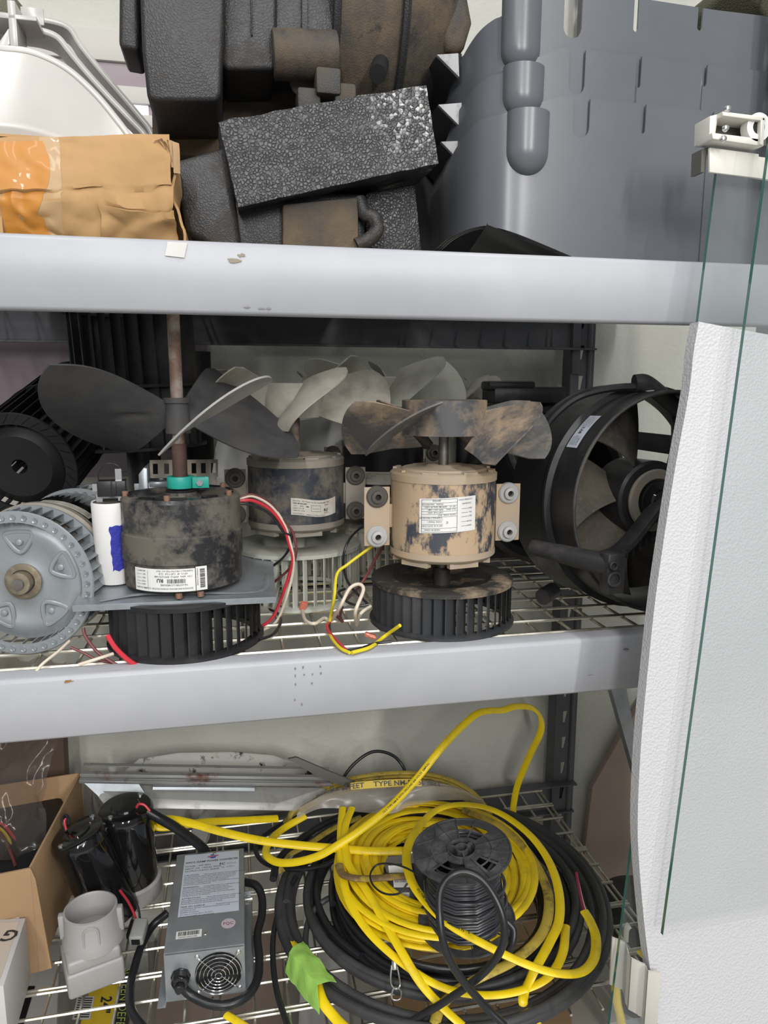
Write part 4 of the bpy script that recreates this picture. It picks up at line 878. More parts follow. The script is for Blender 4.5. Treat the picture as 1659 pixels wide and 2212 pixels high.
# ---- big black axial fan at the right
cX = S(1418, 1112, .985); RX = .162; cX.z = ZD+RX+.017
axn = Vector((.10, -1, .02)).normalized()
TX = MX(cX, axn, (1, 0, 0))
af = thing('axial_fan', cX, 'large black axial fan in its round shroud, next to the white foam at right', 'fan', M=TX)
b = B(); b.lathe([(RX, .030), (RX+.003, .030), (RX+.003, .0), (RX+.003, -.032), (RX+.012, -.034), (RX+.012, -.040), (RX+.006, -.044), (RX+.010, -.10), (RX+.014, -.135), (RX+.006, -.14), (RX-.004, -.10), (RX, -.05), (RX-.002, .0)], None, 96, closed=True); b.build('shroud', M['black'], af, local=True)
b = B(); b.tube([(cos(a)*(RX+.001), sin(a)*(RX+.001), .030) for a in [2*pi*i/72 for i in range(72)]], .0026, 8, raw=True, closed=True); b.build('front_lip', M['blackd'], af, local=True)
for k in range(6):
    th = radians(100+60*k); b = B()
    def f(u, v):
        v2 = 2*v-1; r = .058+(RX-.010-.058)*u; a = th+v2*(.36+.10*u)+.25*u; return Vector((r*cos(a), r*sin(a), -.045+v2*.026))
    b.grid(f, 12, 10); b.build('fan_blade', M['fanblade'], af, local=True, solid=.0025, off=0, ang=60)
b = B(); b.lathe([(0, -.01), (.056, -.01), (.060, -.014), (.060, -.085), (0, -.085)], None, 48); b.build('fan_hub', M['black'], af, local=True)
b = B(); b.lathe([(.030, -.009), (.046, -.009), (.048, -.004), (.046, .0), (.034, .0), (.030, -.004)], None, 48, closed=True); b.build('motor_ring', M['capg'], af, local=True)
b = B(); b.lathe([(0, .012), (.016, .012), (.018, .009), (.030, .006), (.032, -.010), (0, -.010)], None, 40); b.build('motor_cap', M['blackg'], af, local=True)
b = B(); b.cyl((0, 0, .012), (0, 0, .016), .004, n=6); b.build('screw', M['screw'], af, local=True)
inv = TX.inverted()
def L(px, py, y): return inv @ S(px, py, y)
b = B(); e0, e1 = L(1150, 1182, .985), L(1322, 1222, .885)
b.tube([e0, (e0+e1)/2, e1], .014, 12, 3, taper=lambda t: .85+.3*t); b.tube([e1, L(1322, 1240, .887)], .015, 14, 1)
e2 = L(1300, 1205, .905); b.tube([e2, L(1350, 1180, .94), Vector((0.0, -.0, .008))], .010, 10, 4, flat=(.014, .009), up=(0, 1, 0)); arm = b.build('support_arm', M['blackd'], af, local=True)
b = B()
for px, py, rr in ((1322, 1221, .0055), (1324, 1250, .0105)):
    q = L(px, py, .868); b.lathe([(rr*.7, 0), (rr, .0), (rr, .006), (rr*.72, .006)], MX(q, inv.to_3x3() @ Vector((0, -1, 0))), 20, closed=True); b.lathe([(0, .002), (rr*.75, .002)], MX(q, inv.to_3x3() @ Vector((0, -1, 0))), 20)
b.box(L(1322, 1237, .882), (.026, .055, .02)); b.build('boss', M['blackd'], arm, local=True, bevel=.003)
b = B()
for k in range(5): b.box(L(1350+14*k, 1196-8*k, .925+.01*k), (.004, .012, .010))
b.build('arm_rib', M['black'], arm, local=True)
b = B(); b.tube([L(1165, 950, 1.04), L(1190, 905, 1.03), L(1240, 862, 1.02), L(1300, 842, 1.01), L(1370, 836, 1.0), L(1400, 850, 1.0)], .006, 8, 6); b.tube([L(1280, 872, 1.08), L(1340, 862, 1.04), L(1385, 845, 1.01)], .006, 8, 4); b.build('cable', M['blk'], af, local=True)
b = B(); b.tube([L(1370, 828, 1.0), L(1395, 828, 1.0), L(1425, 850, 1.0), L(1465, 885, 1.0)], .011, 12, 6, flat=(.013, .009)); b.build('cable_sleeve', M['blackd'], af, local=True)
b = B(); b.tube([L(1170, 1090, 1.08), L(1110, 1000, 1.15), L(1095, 900, 1.2)], .012, 8, 4)
q = L(1090, 870, 1.28)
b.build('rear_strut', M['black'], af, local=True)
def labX(x, y, k): r = RX+.0036+.0004*k; a = radians(150)-x/r*1.0; return Vector((r*cos(a), r*sin(a), -.028+y*1.1))
paper('rating_label', af, .060, .026, labX, [('lines', .004, .018, .026, .0235, 1), ('lines', .004, .003, .020, .018, 5), ('t', 'RU', .024, .008, .009, 'LEFT', 1, .0002), ('lines', .036, .003, .057, .024, 8)], (M['papb'], M['ink']))
b = B(); b.lathe([(0, 0), (.006, 0), (.006, .0008), (0, .0008)], MX(Vector(((RX+.0034)*cos(radians(97)), (RX+.0034)*sin(radians(97)), -.004)), (cos(radians(97)), sin(radians(97)), 0)), 20); b.build('sticker', M['pap'], af, local=True)
b = B(); q = L(1195, 1275, 1.05); b.cyl(q, L(1172, 1290, 1.03), .013, n=20); b.build('foot_peg', M['blackd'], af, local=True)
# rear housing behind it
rh = thing('fan_housing', (.60, 1.36, ZD), 'black plastic fan housing standing behind the large axial fan', 'fan housing')
b = B(); T = MX((.60, 1.36, ZD+.165), (0, -1, 0)); b.lathe([(.135, -.05), (.155, -.055), (.160, .05), (.150, .055), (.137, .05)], T, 64, closed=True); b.build('ring', M['black'], rh)
b = B(); b.box((.60, 1.385, ZD+.162), (.335, .03, .320)); b.build('back_plate', M['vblack'], rh, bevel=.02, seg=4)
b = B(); b.box((.535, 1.30, ZD+.335), (.14, .07, .030)); b.box((.50, 1.29, ZD+.352), (.09, .05, .016)); b.build('top_box', M['black'], rh, bevel=.005)

# ---- loose leads between the motors
Zw = ZD+.004
ld = thing('wire_lead', (.2, 1.0, ZD), 'yellow, red, black and cream leads with salmon terminals beside the sand-caked motor', 'wires')
def W(pts, m, r=.0021): return wire(ld, [S(*p) if len(p) == 3 else P(p[0], p[1], Z=Zw) for p in pts], M[m], r)
W([(822, 1168, 1.05), (790, 1190, 1.05), (750, 1220, 1.04), (728, 1240, 1.03), (722, 1290, 1.01), (712, 1345), (715, 1375), (735, 1400), (755, 1410)], 'ywire', .0023)
W([(760, 1410), (800, 1398), (830, 1375, .955), (864, 1351, .93)], 'ywire', .0026)
W([(653, 1318), (660, 1340), (680, 1347), (700, 1335), (715, 1340), (735, 1310, .99), (755, 1272, 1.0), (775, 1262, 1.0), (785, 1275, .99), (768, 1320, .97), (770, 1350)], 'wwire', .0026)
W([(770, 1350), (780, 1325, .97), (800, 1310, .99)], 'wwire', .0024)
W([(712, 1345), (706, 1355), (718, 1375), (740, 1398), (748, 1405)], 'red', .0026)
W([(832, 1170, 1.08), (815, 1200, 1.08), (780, 1262, 1.03), (745, 1300), (735, 1330), (740, 1343), (725, 1330), (712, 1340)], 'brwire', .0023)
W([(806, 1130, 1.12), (780, 1140, 1.12), (755, 1165, 1.10), (742, 1200, 1.09), (745, 1240, 1.06), (760, 1270, 1.04), (800, 1310, 1.0)], 'bwire', .0020)
W([(750, 1405), (780, 1400), (810, 1390), (845, 1386)], 'blkd' if 0 else 'bwire', .0020)
W([(745, 1272, 1.03), (732, 1280, 1.02), (750, 1300, 1.01), (775, 1308, 1.0), (800, 1305, 1.0)], 'bwire', .0019)
W([(712, 1340), (714, 1370), (730, 1392), (748, 1404)], 'bwire', .0018)
for (x, y, dx, dz) in ((655, 1304, .3, 1), (800, 1367, 1, -.35)):
    q = P(x, y+6, Z=Zw+.006); t = B(); Tt = MX(q, Vector((dx, -.2, dz))); t.box((0, 0, 0), (.010, .006, .016), Tt); t.box((0, 0, .003), (.012, .003, .012), Tt); t.build('crimp_terminal', M['crimp'], ld, bevel=.0015)
ld2 = thing('wire_lead', (-.2, .95, ZD), 'cut red, brown and cream wire ends poking out at the left', 'wires')
for pts, m, r in (([(232, 1372, .93), (250, 1400, .925), (280, 1428, .925), (312, 1446, .93)], 'red', .0032), ([(180, 1357, .955), (185, 1375, .95), (210, 1408, .94), (245, 1432, .935), (260, 1438, .935)], 'brwire', .0022), ([(152, 1398, .935), (180, 1410, .935), (210, 1425, .935), (245, 1432, .94)], 'brwire', .0019), ([(170, 1436, .93), (205, 1425, .93), (245, 1412, .94)], 'wwire', .0022), ([(70, 1462, .925), (90, 1436, .93), (125, 1408, .95), (150, 1385, .97)], 'wwire', .0019)):
    wire(ld2, [S(*p) for p in pts], M[m], r)
b = thing('wire_lead', (0, 1, ZD), 'thin black lead lying on the mesh right of the plate', 'wires')
wire(b, [P(560, 1382, Z=Zw), P(590, 1370, Z=Zw), P(606, 1345, Z=Zw), P(600, 1325, Z=Zw), P(565, 1310, Z=Zw)], M['bwire'], .0022)
# ================================================================ bottom shelf
ZB = ZBOT+.0005
# ---- power converter
cvt = thing('power_converter', (-.07, 1.16, ZB), 'galvanised steel power converter with a printed label, fan grille and black cord', 'power converter')
A = P(358, 2165, Z=ZB+.002); D_ = P(532, 2142, Z=ZB+.002); ex = (D_-A); WC = ex.length; ex.normalize(); ey = Vector((-ex.y, ex.x, 0)); LC = .262; HC = .084
bk_ = P(382, 1848, Z=ZB+HC); ey2 = Vector((bk_.x-A.x, bk_.y-A.y, 0)); LC = ey2.length; ey2.normalize()
fl = P(530, 1828, Z=ZB+HC)
TC = Matrix(((ex.x, ey2.x, 0, A.x), (ex.y, ey2.y, 0, A.y), (0, 0, 1, ZB+.002), (0, 0, 0, 1)))
def cpt(x, y, z): return TC @ Vector((x, y, z))
b = B(); b.hexa([cpt(*p) for p in ((0, .002, 0), (WC, .002, 0), (WC, LC, 0), (0, LC, 0), (0, .002, HC), (WC, .002, HC), (WC, LC, HC), (0, LC, HC))]); b.build('case', M['conv'], cvt, bevel=.002, seg=2)
fx, fz, fr = WC*.665, HC*.50, HC*.43
b = B()     # front plate with the round fan opening
n = 48
def edge(a):
    c_, s_ = cos(a), sin(a); k = 1e9
    for lim, v in ((WC-.001-fx, c_), (-(fx-.001), c_), (HC-.001-fz, s_), (-(fz-.001), s_)):
        if abs(v) > 1e-6 and lim/v > 0: k = min(k, lim/v)
    return fx+c_*k, fz+s_*k
ang = sorted([2*pi*i/n for i in range(n)]+[atan2(q[1]-fz, q[0]-fx) % (2*pi) for q in ((.001, .001), (WC-.001, .001), (WC-.001, HC-.001), (.001, HC-.001))])
pts = []
for a in ang: ox, oz = edge(a); pts.append((b.v(cpt(fx+fr*cos(a), -.0012, fz+fr*sin(a))), b.v(cpt(ox, -.0012, oz)), b.v(cpt(fx+fr*cos(a), .0, fz+fr*sin(a)))))
for i in range(len(pts)):
    p, q = pts[i], pts[(i+1) % len(pts)]; b._f([p[0], q[0], q[1], p[1]]); b._f([p[0], p[2], q[2], q[0]])
b.build('front_plate', M['conv'], cvt)
b = B(); TF = TC @ MX((fx, -.0004, fz), (0, -1, 0), (1, 0, 0)); b.lathe([(0, -.0003), (fr, -.0003)], TF, 40); b.build('fan_recess', M['vblack'], cvt)
b = B(); b.lathe([(0, .0008), (.013, .0008), (.014, .0), (.014, -.001)], TF, 24)
for k in range(7):
    a = 2*pi*k/7; b.grid(lambda u, v: TF @ Vector(((.014+(fr-.018)*u)*cos(a+.55*v+.3*u), (.014+(fr-.018)*u)*sin(a+.55*v+.3*u), .0004+.0008*v)), 6, 4)
b.build('fan_rotor', M['black'], cvt)
b = B(); TG = TC @ MX((fx, -.0055, fz), (0, -1, 0), (1, 0, 0))
for k in range(6):
    r_ = fr*(.14+.165*k); b.tube([TG @ Vector((r_*cos(a), r_*sin(a), .001*(5-k)*.5)) for a in [2*pi*i/40 for i in range(40)]], .0008, 6, raw=True, closed=True)
for a in (radians(45), radians(135), radians(225), radians(315)):
    b.tube([TG @ Vector((.006*cos(a), .006*sin(a), -.001)), TG @ Vector((fr*cos(a), fr*sin(a), -.0015)), TG @ Vector((fr*1.22*cos(a), fr*1.22*sin(a), -.004))], .0009, 6)
g = b.build('fan_grille', M['chrome'], cvt)
for a in (45, 135, 225, 315):
    a = radians(a); b = B(); b.lathe([(0, -.0015), (.0025, -.002), (.0042, -.004), (0, -.0045)], TG @ Matrix.Translation((fr*1.24*cos(a), fr*1.24*sin(a), 0)), 14); b.build('screw', M['screw'], g)
for x, y in ((.5, .03), (.56, LC-.008)):
    b = B(); q = cpt(WC*x, y+(.05 if y < .1 else 0)-.045*(y < .1), HC); b.lathe([(0, .0015), (.003, .0008), (.0035, 0)], MX(q), 14); b.build('screw', M['screw'], cvt)
# gland and cord
gl = cpt(WC*.20, -.001, HC*.52); b = B(); b.lathe([(.006, .018), (.0125, .017), (.014, .012), (.014, .002), (.0155, .002), (.0155, 0), (.006, 0)], MX(gl, TC.to_3x3() @ Vector((0, -1, 0))), 8, closed=True); b.build('cable_gland', M['blackg'], cvt, bevel=.0008)
b = B(); pc = [gl+Vector((0, .01, 0)), gl+Vector((0, -.022, -.004)), P(388, 2125, Z=ZB+.040), P(410, 2148, Z=ZB+.022), P(450, 2168, Z=ZB+.012), P(495, 2170, Z=ZB+.010), P(535, 2150, Z=ZB+.010), P(556, 2115, Z=ZB+.010), P(560, 2070, Z=ZB+.010), P(556, 2020, Z=ZB+.012), P(566, 1975, Z=ZB+.018), P(565, 1935, Z=ZB+.03), P(552, 1912, Z=ZB+.04), P(528, 1905, Z=ZB+.04)]
b.tube(pc, .0072, 12, 7); b.build('power_cord', M['blk'], cvt)
for sx in (-1, 1):   # mounting flanges
    b = B(); x0 = -.012 if sx < 0 else WC-.001; y0, y1 = (.004, LC*.30) if sx < 0 else (.02, LC*.80)
    b.hexa([cpt(*p) for p in ((x0, y0-.014, -.001), (x0+.013, y0-.014, -.001), (x0+.013, y1, -.001), (x0, y1, -.001), (x0, y0-.014, .001), (x0+.013, y0-.014, .001), (x0+.013, y1, .001), (x0, y1, .001))])
    if sx > 0: b.box((0, 0, 0), (.010, .003, .014), TC @ Matrix.Translation((WC+.006, LC*.62, .055)))
    b.build('mounting_flange', M['galv'], cvt, bevel=.0006)
b = B(); b.cyl(cpt(WC, LC*.60, .050), cpt(WC+.014, LC*.60, .050), .005, n=12); b.build('ground_lug', M['screw'], cvt, bevel=.0006)
LWc, LHc = WC*.80, LC*.66
def labC(x, y, k): return cpt(WC*.125+x, LC*.315+y, HC+.0004+.0003*k)
s_ = LWc/.110
it = [('t', 'WFCO 55AMP POWER CONVERTER', .003*s_, LHc-.026, .0076*s_, 'LEFT', .86, .00012), ('t', 'MODEL : WF-9855', .003*s_, LHc-.0365, .0064*s_), ('t', 'INPUT: 105 -130VAC 950W', .003*s_, LHc-.0435, .0064*s_, 'LEFT', .95), ('t', 'OUTPUT:13.6VDC 55AMP', .003*s_, LHc-.0505, .0064*s_, 'LEFT', .95), ('t', 'FC', .071*s_, LHc-.039, .0095*s_, 'LEFT', 1, .0002), ('t', 'UL', .075*s_, LHc-.048, .0055*s_), ('lines', .085*s_, LHc-.038, .106*s_, LHc-.033, 2), ('lines', .085*s_, LHc-.047, .102*s_, LHc-.042, 2)]
y = LHc-.062
for head, n_, body in (('CAUTION:', 7, ['RISK OF ELECTRIC SHOCK. DO NOT REMOVE COVER.', 'NO USER SERVICEABLE PARTS INSIDE. REFER SERVICING TO QUALIFIED', 'SERVICE PERSONNEL. TO REDUCE RISK OF ELECTRIC SHOCK DO NOT', 'EXPOSE TO RAIN OR SPRAY. TO PREVENT FIRE, DO NOT OBSTRUCT', 'VENTILATION OPENINGS OR MOUNT IN ZERO CLEARANCE', 'COMPARTMENT. OVERHEATING MAY RESULT. PROVIDED WITH INTEGRAL', 'PROTECTION AGAINST OVERLOADS']), ('WARNING:', 6, ['THIS EQUIPMENT EMPLOYS COMPONENTS THAT', 'TEND TO PRODUCE ARCS OR SPARKS. TO PREVENT FIRE OR', 'EXPLOSION, DO NOT INSTALL IN COMPARTMENTS CONTAINING', 'BATTERIES OR FLAMMABLE MATERIALS. RISK OF ELECTRICAL', 'SHOCK. DO NOT TOUCH NON-INSULATED PORTIONS OF BATTERY', 'CONNECTION STUD OR TERMINALS']), ('ATTENTION:', 4, ['NE PAS INSTALLER DANS UN COFFRET SANS', 'ESPACE LIBRE, AFIN DE NE PAS PROVOQUER LA SURCHAUFFE, NE PAS', 'RECOUVRIR OU OBSTRUER LES OUVERTURES DE VENTILATION, AVEC', 'PROTECTION INTEGRALE CONTRE LES SURCHARGES']), ('MISE EN GARDE:', 3, ['NE PAS INSTALLER DANS UN', 'COMPARTIMENT DESTINE A RECEVOIR UNE BATTERIE OU UNE', 'BOUTEILLE DE GAZ.'])):
    it.append(('t', head, .003*s_, y, .0062*s_)); hx = .003*s_+len(head)*.0043*s_
    for i, l in enumerate(body):
        it.append(('t', l, hx+.004 if i == 0 else .003*s_, y-(0 if i == 0 else .0042*i), .0037*s_, 'LEFT', .86))
    y -= .0042*(len(body)-1)+.0076
it += [('t', 'ARTERRA Distribution', .003*s_, y+.003, .0036*s_), ('t', '2501 Jeanwood Drive, Elkhart, IN 46514', .003*s_, y-.0018, .0036*s_), ('t', 'phone:1.574.294.8997  Fax:1.574.294.8698', .003*s_, y-.0066, .0036*s_)]
paper('warning_label', cvt, LWc, LHc, labC, it, (M['papb'], M['ink']), local=False)
b = B(); lc = (LWc*.52, LHc-.011)
b.poly([labC(lc[0]+.0062*cos(a), lc[1]+.0062*sin(a), 1) for a in [2*pi*i/24 for i in range(24)]]); b.mi = 1; b.poly([labC(lc[0]+.0105*cos(a), lc[1]+.0019*sin(a)+.0012*cos(a), 2) for a in [2*pi*i/24 for i in range(24)]]); b.mi = 2; text(b, 'WFCO', lc[0]-.0065, lc[1]-.0014, .0042, lambda x, y, k: labC(x, y, 3))
b.build('emblem', (M['inkb'], M['inkr'], M['pap']), cvt, smooth=False)
def labD(x, y, k): return cpt(WC*.13+x, LC*.115+y+x*.0, HC+.0004+.0003*k)
paper('barcode_label', cvt, .040, .017, labD, [('bar', .003, .006, .036, .015, 1.2), ('t', '6209001436021348', .004, .0015, .0036)], (M['pap'], M['ink']), local=False)
b = B(); qc = (WC*.79, LC*.205); b.poly([cpt(qc[0]+.0115*cos(a), qc[1]+.0115*sin(a), HC+.0005) for a in [2*pi*i/28 for i in range(28)]]); b.mi = 1; text(b, 'FQC', qc[0]-.0085, qc[1]-.003, .0085, lambda x, y, k: cpt(x, y, HC+.0009)); b.build('round_sticker', (M['papp'], M['inkp']), cvt, smooth=False)
# left cord
o = B(); o.tube([P(362, 1972, Z=ZB+.03), P(330, 2000, Z=ZB+.015), P(305, 2045, Z=ZB+.008), P(288, 2100, Z=ZB+.008), P(280, 2150, Z=ZB+.008), P(285, 2185, Z=ZB+.008), P(305, 2215, Z=ZB+.008), P(320, 2235, Z=ZB+.008)], .0068, 12, 7); o = o.build('power_cable', M['blk']); tag(o, 'thick black cord curving over the mesh left of the power converter', 'cord')
# ---- black slide motors
def canmotor(base, top, r, label, nm='gear_motor'):
    ax = top-base; T = MX(base, ax, (1, 0, 0)); L_ = ax.length
    t = thing(nm, base, label, 'motor', M=T)
    b = B(); b.lathe([(0, 0), (r*.97, 0), (r*.98, .01), (r, L_-.022), (r+.0015, L_-.021), (r+.0015, L_-.008), (r-.003, L_-.001), (r*.84, L_), (r*.55, L_+.001), (r*.50, L_+.004), (0, L_+.005)], None, 56); b.build('motor_can', M['blackg'], t, local=True)
    for a in (-2.2, .9):
        b = B(); b.cyl((r*.78*cos(a), r*.78*sin(a), L_-.003), (r*.78*cos(a), r*.78*sin(a), L_+.004), .0045, n=6); b.build('bolt', M['screw'], t, local=True, bevel=.0006)
    return t, T, L_
bA = P(212, 1985, Z=ZB+.055); tA = P(170, 1795, Z=.545); bA.y += .0
bA = Vector((-.240, 1.262, ZB+.004)); tA = P(166, 1797, Z=.530)
kA, TA, LA = canmotor(bA, tA, .0465, 'glossy black motor with a grey cast gearbox in front, beside the brown box')
bB = Vector((-.212, 1.318, ZB+.004)); tB = P(271, 1742, Z=.540)
kB, TB_, LB = canmotor(bB, tB, .0475, 'taller glossy black motor standing behind, with a ribbed black conduit leaving its top')
b = B(); b.lathe([(.0, -.001), (.052, -.001), (.052, .030), (.048, .034), (.046, .034)], TB_, 40); b.build('cast_base', M['castg'], kB)
# cast gearbox in front of the first
gb0 = P(150, 2165, Z=ZB+.001); gb1 = P(273, 2117, Z=ZB+.001); gx_ = (gb1-gb0); GW = gx_.length; gx_.normalize(); gy_ = Vector((-gx_.y, gx_.x, 0))
GB = Matrix(((gx_.x, gy_.x, -.03, gb0.x), (gx_.y, gy_.y, -.02, gb0.y), (0, 0, .99, ZB+.001), (0, 0, 0, 1)))
b = B(); b.box((GW/2, .042, .022), (GW, .084, .044), GB); b.box((GW/2, .041, .054), (GW-.006, .080, .022), GB); gk = b.build('gearbox', M['castg'], kA, bevel=.005, seg=3)
b = B(); TN = GB @ Matrix.Translation((GW/2+.006, .044, .062)); b.lathe([(.0475, 0), (.046, .014), (.043, .020), (.041, .058), (.038, .059), (.036, .056), (.036, .014), (0, .012)], TN, 48); b.build('neck', M['castg'], gk)
for a in (-1.75,):
    b = B(); b.tube([TN @ Vector((.0425*cos(a+d), .0425*sin(a+d), z)) for d, z in ((-.26, .012), (-.26, .040), (-.2, .048), (0, .052), (.2, .048), (.26, .040), (.26, .012))], .0018, 6, 4)
b.build('cast_rib', M['castg'], gk)
for a in (pi-.25, -.35): b = B(); b.box((0, 0, 0), (.010, .012, .042), TN @ Matrix.Translation((.044*cos(a), .044*sin(a), .034)) @ Matrix.Rotation(a, 4, 'Z')); b.build('cast_lug', M['castg'], gk, bevel=.002)
b = B(); b.tube([P(258, 1922, Z=.44), P(275, 1945, Z=.42), P(288, 1970, Z=.40), P(298, 1998, Z=.385)], .0022, 8); b.build('red_wire', M['red'], kA)
b = B(); b.tube([P(262, 1918, Z=.44), P(284, 1935, Z=.425), P(298, 1960, Z=.41), P(303, 1990, Z=.39)], .0020, 8); b.build('black_wire', M['bwire'], kA)
q0, q1 = P(306, 1990, Z=.392), P(293, 2035, Z=.385); b = B(); Tq = MX((q0+q1)/2, q1-q0, (1, 0, 0)); b.box((0, 0, 0), (.024, .020, (q1-q0).length), Tq); cn = b.build('plug_connector', M['conn'], kA, bevel=.004, seg=3)
b = B(); b.box((0, 0, (q1-q0).length/2+.0003), (.014, .011, .001), Tq); b.box((-.015, 0, -.005), (.006, .010, .03), Tq); b.build('socket', M['vblack'], cn)
b = B(); b.tube([P(142, 1795, Z=.53), P(136, 1775, Z=.545), P(140, 1762, Z=.55), P(147, 1765, Z=.55), P(148, 1782, Z=.54)], .0028, 8); b.build('black_wire', M['bwire'], kA)
b = B(); b.tube([P(143, 1792, Z=.535), P(139, 1775, Z=.548), P(142, 1768, Z=.552)], .002, 8); b.build('red_wire', M['red'], kA)
cpts = catmull([P(318, 1752, Z=.535), P(345, 1768, Z=.52), P(375, 1785, Z=.50), P(405, 1806, Z=.475), P(430, 1825, Z=.45), P(446, 1842, Z=.42), P(452, 1862, Z=.38)], 12)
b = B(); b.tube(cpts, .0078, 12, raw=True)
for i in range(0, len(cpts)-1, 1):
    for f_ in (0, .5):
        q = cpts[i].lerp(cpts[i+1], f_); b.lathe([(.0078, -.0007), (.0090, -.0005), (.0090, .0005), (.0078, .0007)], MX(q, cpts[i+1]-cpts[i]), 12)
b.build('conduit', M['blk'], kB)
b = B(); b.tube([P(295, 1744, Z=.545), P(300, 1737, Z=.552), P(312, 1739, Z=.55), P(324, 1752, Z=.54)], .0024, 8); b.build('red_wire', M['red'], kB)

# ---- cardboard box with bagged parts
bx = thing('cardboard_box', (-.5, 1.3, ZB), 'open brown cardboard box holding a bagged black device at the lower left', 'box')
c0 = P(85, 2098, Z=ZB+.001); ztop = .541; back = P(176, 1668, Z=ztop); cl = Vector((c0.x-.30, c0.y-.045, 0))
tk = .004
def panel(p, q, z0, z1, nm='side_panel'):
    d = (q-p); d.z = 0; nn = Vector((-d.y, d.x, 0)).normalized()*tk
    b = B(); b.hexa([Vector((p.x, p.y, z0)), Vector((q.x, q.y, z0)), Vector((q.x, q.y, z0))+nn, Vector((p.x, p.y, z0))+nn, Vector((p.x, p.y, z1)), Vector((q.x, q.y, z1)), Vector((q.x, q.y, z1))+nn, Vector((p.x, p.y, z1))+nn])
    return b.build(nm, M['card2'], bx, bevel=.001)
kk = Vector((back.x, back.y, 0)); kl = Vector((kk.x-.33, kk.y-.04, 0)); c00 = Vector((c0.x, c0.y, 0))
panel(cl, c00, ZB, ztop); panel(c00, kk, ZB, ztop); panel(kk, kl, ZB, ztop+.0); panel(kl, cl, ZB, ztop)
b = B(); b.hexa([c00+Vector((0, 0, ZB)), c00+Vector((.018, .004, ZB)), c00+Vector((.019, .008, ZB)), c00+Vector((0, .004, ZB)), c00+Vector((0, 0, ztop)), c00+Vector((.006, .0, ztop-.02)), c00+Vector((.006, .004, ztop-.02)), c00+Vector((0, .004, ztop))]); b.build('glue_flap', M['card2'], bx)
b = B(); b.poly([Vector((p.x, p.y, ZB+.004)) for p in (cl, c00, kk, kl)]); b.build('bottom', M['card2'], bx)
b = B(); q = P(0, 1985, Z=.46); q.y = c0.y-.0225; 
def lb(x, y, k): p = c00+(cl-c00).normalized()*(.112-x); return Vector((p.x, p.y, .405+y))+Vector((0, -.001-.0003*k, 0))
paper('barcode_label', bx, .09, .055, lb, [('bar', .004, .012, .082, .05, 2.2), ('t', '4403 87', .004, .003, .007)], (M['pap'], M['ink']), local=False)
dv = thing('bagged_device', (-.5, 1.35, ZB+.02), 'black device with red, yellow and brown leads inside the open cardboard box', 'device')
dp = [c00.lerp(kk, .12), c00.lerp(kk, .80)]
b = B(); x1_ = -.335; b.hexa([(-.62, 1.19, ZB+.006), (x1_-.02, 1.20, ZB+.006), (x1_-.03, 1.48, ZB+.006), (-.62, 1.48, ZB+.006), (-.62, 1.20, .45), (x1_-.02, 1.20, .45), (x1_-.02, 1.46, .50), (-.62, 1.46, .50)]); b.build('body', M['bag_in'], dv, bevel=.01)
b = B(); b.poly([P(-30, 1870, Z=.462), P(8, 1863, Z=.462), P(12, 1850, Z=.464), P(-30, 1850, Z=.464)]); b.build('white_label', M['pap'], dv, smooth=False)
for pts, m in (([(-30, 1775), (5, 1780), (30, 1810), (50, 1850), (62, 1878)], 'red'), ([(-30, 1780), (0, 1790), (20, 1815), (32, 1850), (40, 1878)], 'ywire'), ([(-30, 1795), (0, 1800), (22, 1840), (34, 1872)], 'brwire')):
    wire(dv, [P(x, y, Z=.50-.012*i) for i, (x, y) in enumerate(pts)], M[m], .0030)
pb = thing('plastic_bag', (-.5, 1.5, .5), 'crinkled clear plastic bag rising out of the open cardboard box', 'plastic bag')
b = B()
b.grid(lambda u, v: Vector((-.66+(.30)*u, 1.30+.30*v-.02*sin(v*pi), .47+.27*v**1.0-.05*max(0, v-.8)))+noise.noise_vector(Vector((u*5, v*5, 2)))*.022+noise.noise_vector(Vector((u*17, v*17, 2)))*.007, 46, 46); b.build('film', M['bag'], pb)
bi = B(); bi.hexa([(-.66, 1.50, .40), (-.37, 1.52, .40), (-.37, 1.56, .40), (-.66, 1.54, .40), (-.66, 1.50, .60), (-.365, 1.52, .60), (-.365, 1.56, .60), (-.66, 1.54, .60)]); 
tag(bi.build('brown_carton', mat('dark_brown_card', (.13, .085, .065), .7), bevel=.003), 'dark brown carton seen through the plastic bag at the back', 'carton')
# white carton front left
wc = thing('white_carton', (-.4, 1.0, ZB), 'white printed carton at the lower left corner in front of the cardboard box', 'carton')
r0 = P(50, 2185, Z=ZB+.002); zt_c = .462; e1_, e2_ = P(37, 2003, Z=zt_c), P(52, 2110, Z=zt_c)
r1 = Vector((r0.x, r0.y, 0)); r2 = r1+Vector((-.006, .10, 0))
b = B(); b.hexa([(r1.x-.25, r1.y-.01, ZB), (r1.x, r1.y-.07, ZB), (r2.x, r2.y-.03, ZB), (r2.x-.25, r2.y, ZB), (r1.x-.25, r1.y-.01, zt_c), (r1.x, r1.y-.07, zt_c), (r2.x, r2.y-.03, zt_c), (r2.x-.25, r2.y, zt_c)]); b.build('body', M['wbox'], wc, bevel=.0015)
b = B(); q = P(5, 2030, Z=zt_c+.001); b.poly([Vector((r1.x-.24, r1.y-.002, zt_c+.0006)), Vector((r1.x-.008, r1.y-.058, zt_c+.0006)), Vector((r2.x-.008, r2.y-.038, zt_c+.0006)), Vector((r2.x-.24, r2.y-.012, zt_c+.0006))]); b.build('top_label', M['label_beige'], wc, smooth=False)
b = B(); text(b, 'G', 0, 0, .032, lambda x, y, k: Vector((q.x+.012-y*.3-x, q.y+.018+x*.2-y, zt_c+.0012)), 'CENTER', 1, .0006); b.build('printed_letter', M['ink'], wc, smooth=False)

